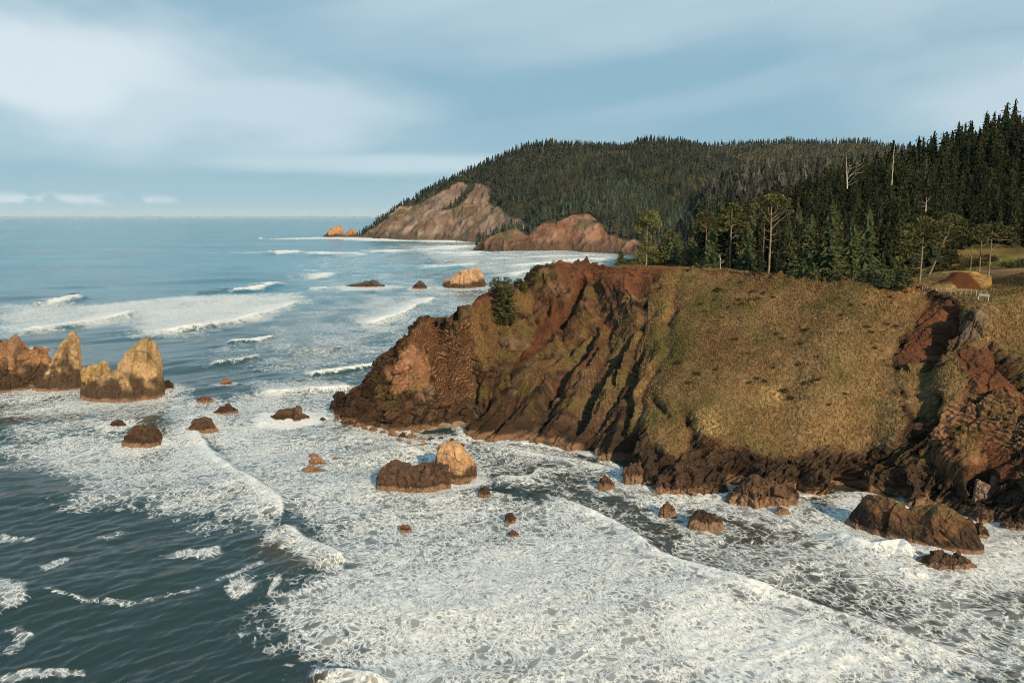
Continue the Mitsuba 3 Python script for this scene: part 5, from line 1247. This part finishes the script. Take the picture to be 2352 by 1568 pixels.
# ------------------------------------------------------------------ small things
def build_small():
    L = BLUFF
    g = np.random.default_rng(21)
    # dry grass on the slopes
    q_keep = (L.grass > 0.55) & (L.v > 1.3) & (L.v < 7.2) & (L.u < 22.0)
    p, gr = L.p, L.grass
    a = np.linalg.norm(np.cross(p[1:, :-1] - p[:-1, :-1], p[:-1, 1:] - p[:-1, :-1]), axis=-1) * q_keep[:-1, :-1]
    n = 90000
    i = np.unravel_index(g.choice(a.size, n, p=a.ravel() / a.sum()), a.shape)
    c = p[i] + (p[i[0] + 1, i[1]] - p[i]) * g.random((n, 1)) + (p[i[0], i[1] + 1] - p[i]) * g.random((n, 1))
    h = g.uniform(0.25, 0.75, n) * (1 + 1.2 * nz(c, 4, 2, 8))
    az = g.uniform(0, 6.28, n)
    d = np.stack([np.cos(az), np.sin(az), 0 * az], -1) * g.uniform(0.06, 0.16, n)[:, None]
    tip = c + np.stack([g.normal(0, .16, n), g.normal(0, .16, n) - .1, h], -1)
    v = np.stack([c - d - [0, 0, .1], c + d - [0, 0, .1], tip], 1).reshape(-1, 3)
    m = np.clip(0.5 + 1.6 * nz(c, 16, 3, 65) + g.normal(0, .35, n), 0, 1)[:, None]
    gg = np.clip(sm(0.02, 0.25, nz(c, 11, 4, 66) + 0.05) * 0.6 + L.green[i] * 0.8, 0, 1)[:, None]
    col = ((0.118, 0.074, 0.034) * (1 - m) + np.array((0.212, 0.150, 0.072)) * m) * (1 - gg) + np.array((0.082, 0.078, 0.025)) * gg
    col = col * g.uniform(0.7, 1.3, (n, 1))
    add('grass', (v, np.arange(3 * n).reshape(-1, 3)), 'leaf_material', False, color=np.repeat(np.clip(col, 0, .8), 3, 0))
    tag('grass', 'dry straw coloured grass covering the slopes of the bluff', 'grass', kind='stuff')
    # dark shrubs on the slope
    spots = [(1700, 652, 9), (1725, 672, 10), (1650, 668, 12), (1672, 706, 6), (1697, 690, 8), (1705, 700, 8), (1722, 690, 8), (1742, 690, 12), (1752, 676, 8), (1774, 684, 7), (1640, 690, 5), (1660, 730, 5), (1610, 700, 8), (1620, 715, 7), (2020, 660, 9), (2045, 682, 5), (2080, 672, 5), (1852, 758, 9), (1935, 722, 5), (1990, 752, 9), (2000, 764, 6), (2056, 750, 7), (2038, 745, 6), (1782, 768, 8), (1798, 778, 7), (1840, 790, 6),
             (1690, 780, 7), (1720, 812, 5), (1835, 838, 9), (1880, 820, 5), (1776, 845, 5), (1740, 870, 8), (1720, 880, 6), (1755, 876, 7), (1800, 900, 12), (1812, 916, 13), (1850, 880, 10), (1868, 875, 9), (1880, 872, 6), (1642, 850, 6), (1905, 930, 5), (1940, 905, 5), (1600, 860, 12), (1580, 880, 11), (1560, 835, 10), (1955, 700, 5), (1985, 700, 4), (2010, 800, 6), (1935, 765, 4), (1700, 730, 4)]
    for k, (vx, vy, r) in enumerate(spots):
        b = L.lift([(vx, vy)])[1][0]
        rr = size_at(b, r)
        cr, col = pads(900 + k, [(g.uniform(-.5, .5) * rr, g.uniform(-.3, .3) * rr, 0.2 * rr, rr * g.uniform(.5, .8)) for _ in range(4)], 0.32, 0.6, 1.0, 0.55)
        key = numbered('shrub')
        add(key, cr, 'leaf_material', False, color=col, to_world=T().translate(b.tolist()))
        tag(key, 'small dark green shrub dotted on the dry grass slope', 'shrub', 'shrubs dotted on the grass slope')
    # low bushes at the clearing
    for k, (vx, vy, r, l) in enumerate(((2196, 634, 26, 'dark bush left of the mound top'), (2160, 632, 24, 'dark bush behind the fence left of the mound'), (2300, 640, 22, 'dark bush under the trees right of the mound'), (2330, 632, 26, 'dark hedge bush right of the bare trunks'), (2352, 640, 24, 'dark hedge bush at the right edge'), (2306, 618, 22, 'dark bush in front of the green lawn'), (2345, 612, 22, 'dark bush beside the green lawn at the right edge'), (2230, 612, 26, 'rounded dark bush left of the lawn'), (2180, 606, 28, 'tall dark bush at the left of the clearing'), (2262, 604, 24, 'dark bush behind the bare trunks'))):
        b = P(vx, vy, z=37.5 if vy < 630 else 39.5)
        rr = size_at(b, r)
        cr, col = pads(960 + k, [(g.uniform(-1, 1) * rr, g.uniform(-.5, .5) * rr, g.uniform(.1, .5) * rr, rr * g.uniform(.5, .8)) for _ in range(6)], 0.6, 0.9, 1.0, 0.7)
        key = numbered('bush')
        add(key, cr, 'leaf_material', False, color=col, to_world=T().translate(b.tolist()))
        tag(key, l, 'bush')
    # the gravel of the cove
    net = [[P(a, 1002 - 0 * k, z=-0.6), P(a + k, 980, z=0.7), P(a + 1.4 * k, 958, z=1.9), P(a + 1.6 * k, 930, z=4.5)] for a, k in ((940, 6), (985, 4), (1030, 2), (1074, 0), (1100, 0))]
    B = Loft(net, 120, [16, 30, 16])
    B.p[..., 2] += 0.25 * nz(B.p, 1.6, 3, 3)
    add('beach', (B.p.reshape(-1, 3), grid_faces(*B.u.shape)), 'ground_material', True, color=np.clip(mixc((0.11, 0.082, 0.062), (0.32, 0.255, 0.20), np.clip(.5 + 2.0 * nz(B.p, .7, 2, 5) + nz(B.p, 3, 2, 6), 0, 1)), 0, 1).reshape(-1, 3))
    tag('beach', 'small grey gravel beach in the cove under the folded cliff', kind='structure')
    a, b = P(935, 1023, z=1.6), P(974, 1016, z=1.9)
    add('driftwood_log', tube_mesh([a, a * .6 + b * .4 + [0, 0, .1], b], [.16, .2, .12], 7), 'dead_wood_material', True)
    tag('driftwood_log', 'pale driftwood log lying on the boulders of the cove', 'log')
    # the fence at the head of the gully
    A, Bq = P(2118, 668, z=RIM - 1.9), P(2266, 679, z=RIM - 1.9)
    run = Bq - A
    def ground(x):
        return A + run * x
    for k in range(14):
        c = ground(k / 13.0)
        m = trimesh.creation.box((0.13, 0.13, 1.4))
        m.apply_translation(c + [0, 0, 0.45])
        add(numbered('fence__post'), m, 'dead_wood_material')
    ang = math.atan2(run[1], run[0])
    for zz in (0.95, 0.45):
        for k in range(13):
            c = ground((k + .5) / 13.0)
            m = trimesh.creation.box((np.linalg.norm(run) / 13 - 0.02, 0.05, 0.09))
            m.apply_transform(trimesh.transformations.rotation_matrix(ang, [0, 0, 1]))
            m.apply_translation(c + [0, -0.115, zz])
            add(numbered('fence__rail'), m, 'dead_wood_material')
    tag('fence', 'pale wooden post and rail fence at the head of the red gully', 'fence')
    c = P(2252, 677, z=RIM - 1.5) + [0.3, -1.0, 0]
    m = trimesh.creation.box((2.4, 0.09, 0.6))
    m.apply_transform(trimesh.transformations.rotation_matrix(ang, [0, 0, 1]))
    m.apply_translation(c)
    add('sign_board__panel', m, 'paint_material')
    for s in (-1, 1):
        m = trimesh.creation.box((0.12, 0.12, 1.5))
        m.apply_translation(c + [s * 1.1 * math.cos(ang), 0.12 + s * 1.1 * math.sin(ang), -0.45])
        add(numbered('sign_board__post'), m, 'paint_material')
    tag('sign_board', 'blank pale board at the right end of the fence', 'sign')
    # the red earth mound behind the fence
    net = []
    for vx, top in ((2080, 662), (2130, 652), (2165, 638), (2195, 624), (2225, 622), (2262, 630), (2300, 640), (2360, 650), (2420, 654), (2560, 656)):
        f = P(vx, 672 if vx < 2300 else 668, z=RIM - 2.6)
        t = P(vx, top, y=f[1] + 16)
        net.append([f, f * .5 + t * .5 + [0, 0, .1], t, t + [0, 9, -.6], t + [0, 30, -t[2] + RIM - 4]])
    M = Loft(net, 200, [24, 24, 14, 10])
    p = M.p
    p[..., 2] += 0.8 * nz(p, 5, 3, 7) + 0.5 * nz(p, 1.2, 3, 8)
    red = M.mask([(2130, 655), (2165, 640), (2205, 625), (2240, 640), (2268, 668), (2200, 664), (2180, 650)], .1, np.stack([nz(p, 4, 3, 1), nz(p, 4, 3, 2)], -1) * .5)
    c = mixc(mixc((0.16, 0.095, 0.038), (0.33, 0.225, 0.095), np.clip(.5 + 2 * nz(p, 3, 3, 9) + 2 * nz(p, .7, 2, 10), 0, 1)), (0.085, 0.036, 0.018), red)
    add('mound', (p.reshape(-1, 3), grid_faces(*M.u.shape)), 'ground_material', True, color=c.reshape(-1, 3))
    tag('mound', 'grassy mound with a red earth scar behind the fence', kind='structure')


for _f in (build_rocks, build_bluff, build_hills, build_sea, build_edge_trees, build_forests, build_small):
    _f()


# ------------------------------------------------------------------ the air
scene['air'] = {'type': 'homogeneous', 'albedo': {'type': 'rgb', 'value': [0.86, 0.94, 0.99]}, 'sigma_t': 0.000013}
scene['haze'] = {'type': 'cube', 'to_world': T().translate([0, 0, 205]).scale([62000, 62000, 215]), 'bsdf': {'type': 'null'}, 'interior': ref('air')}
scene['camera']['medium'] = ref('air')
tag('haze', 'thin sea haze in the air', kind='stuff')
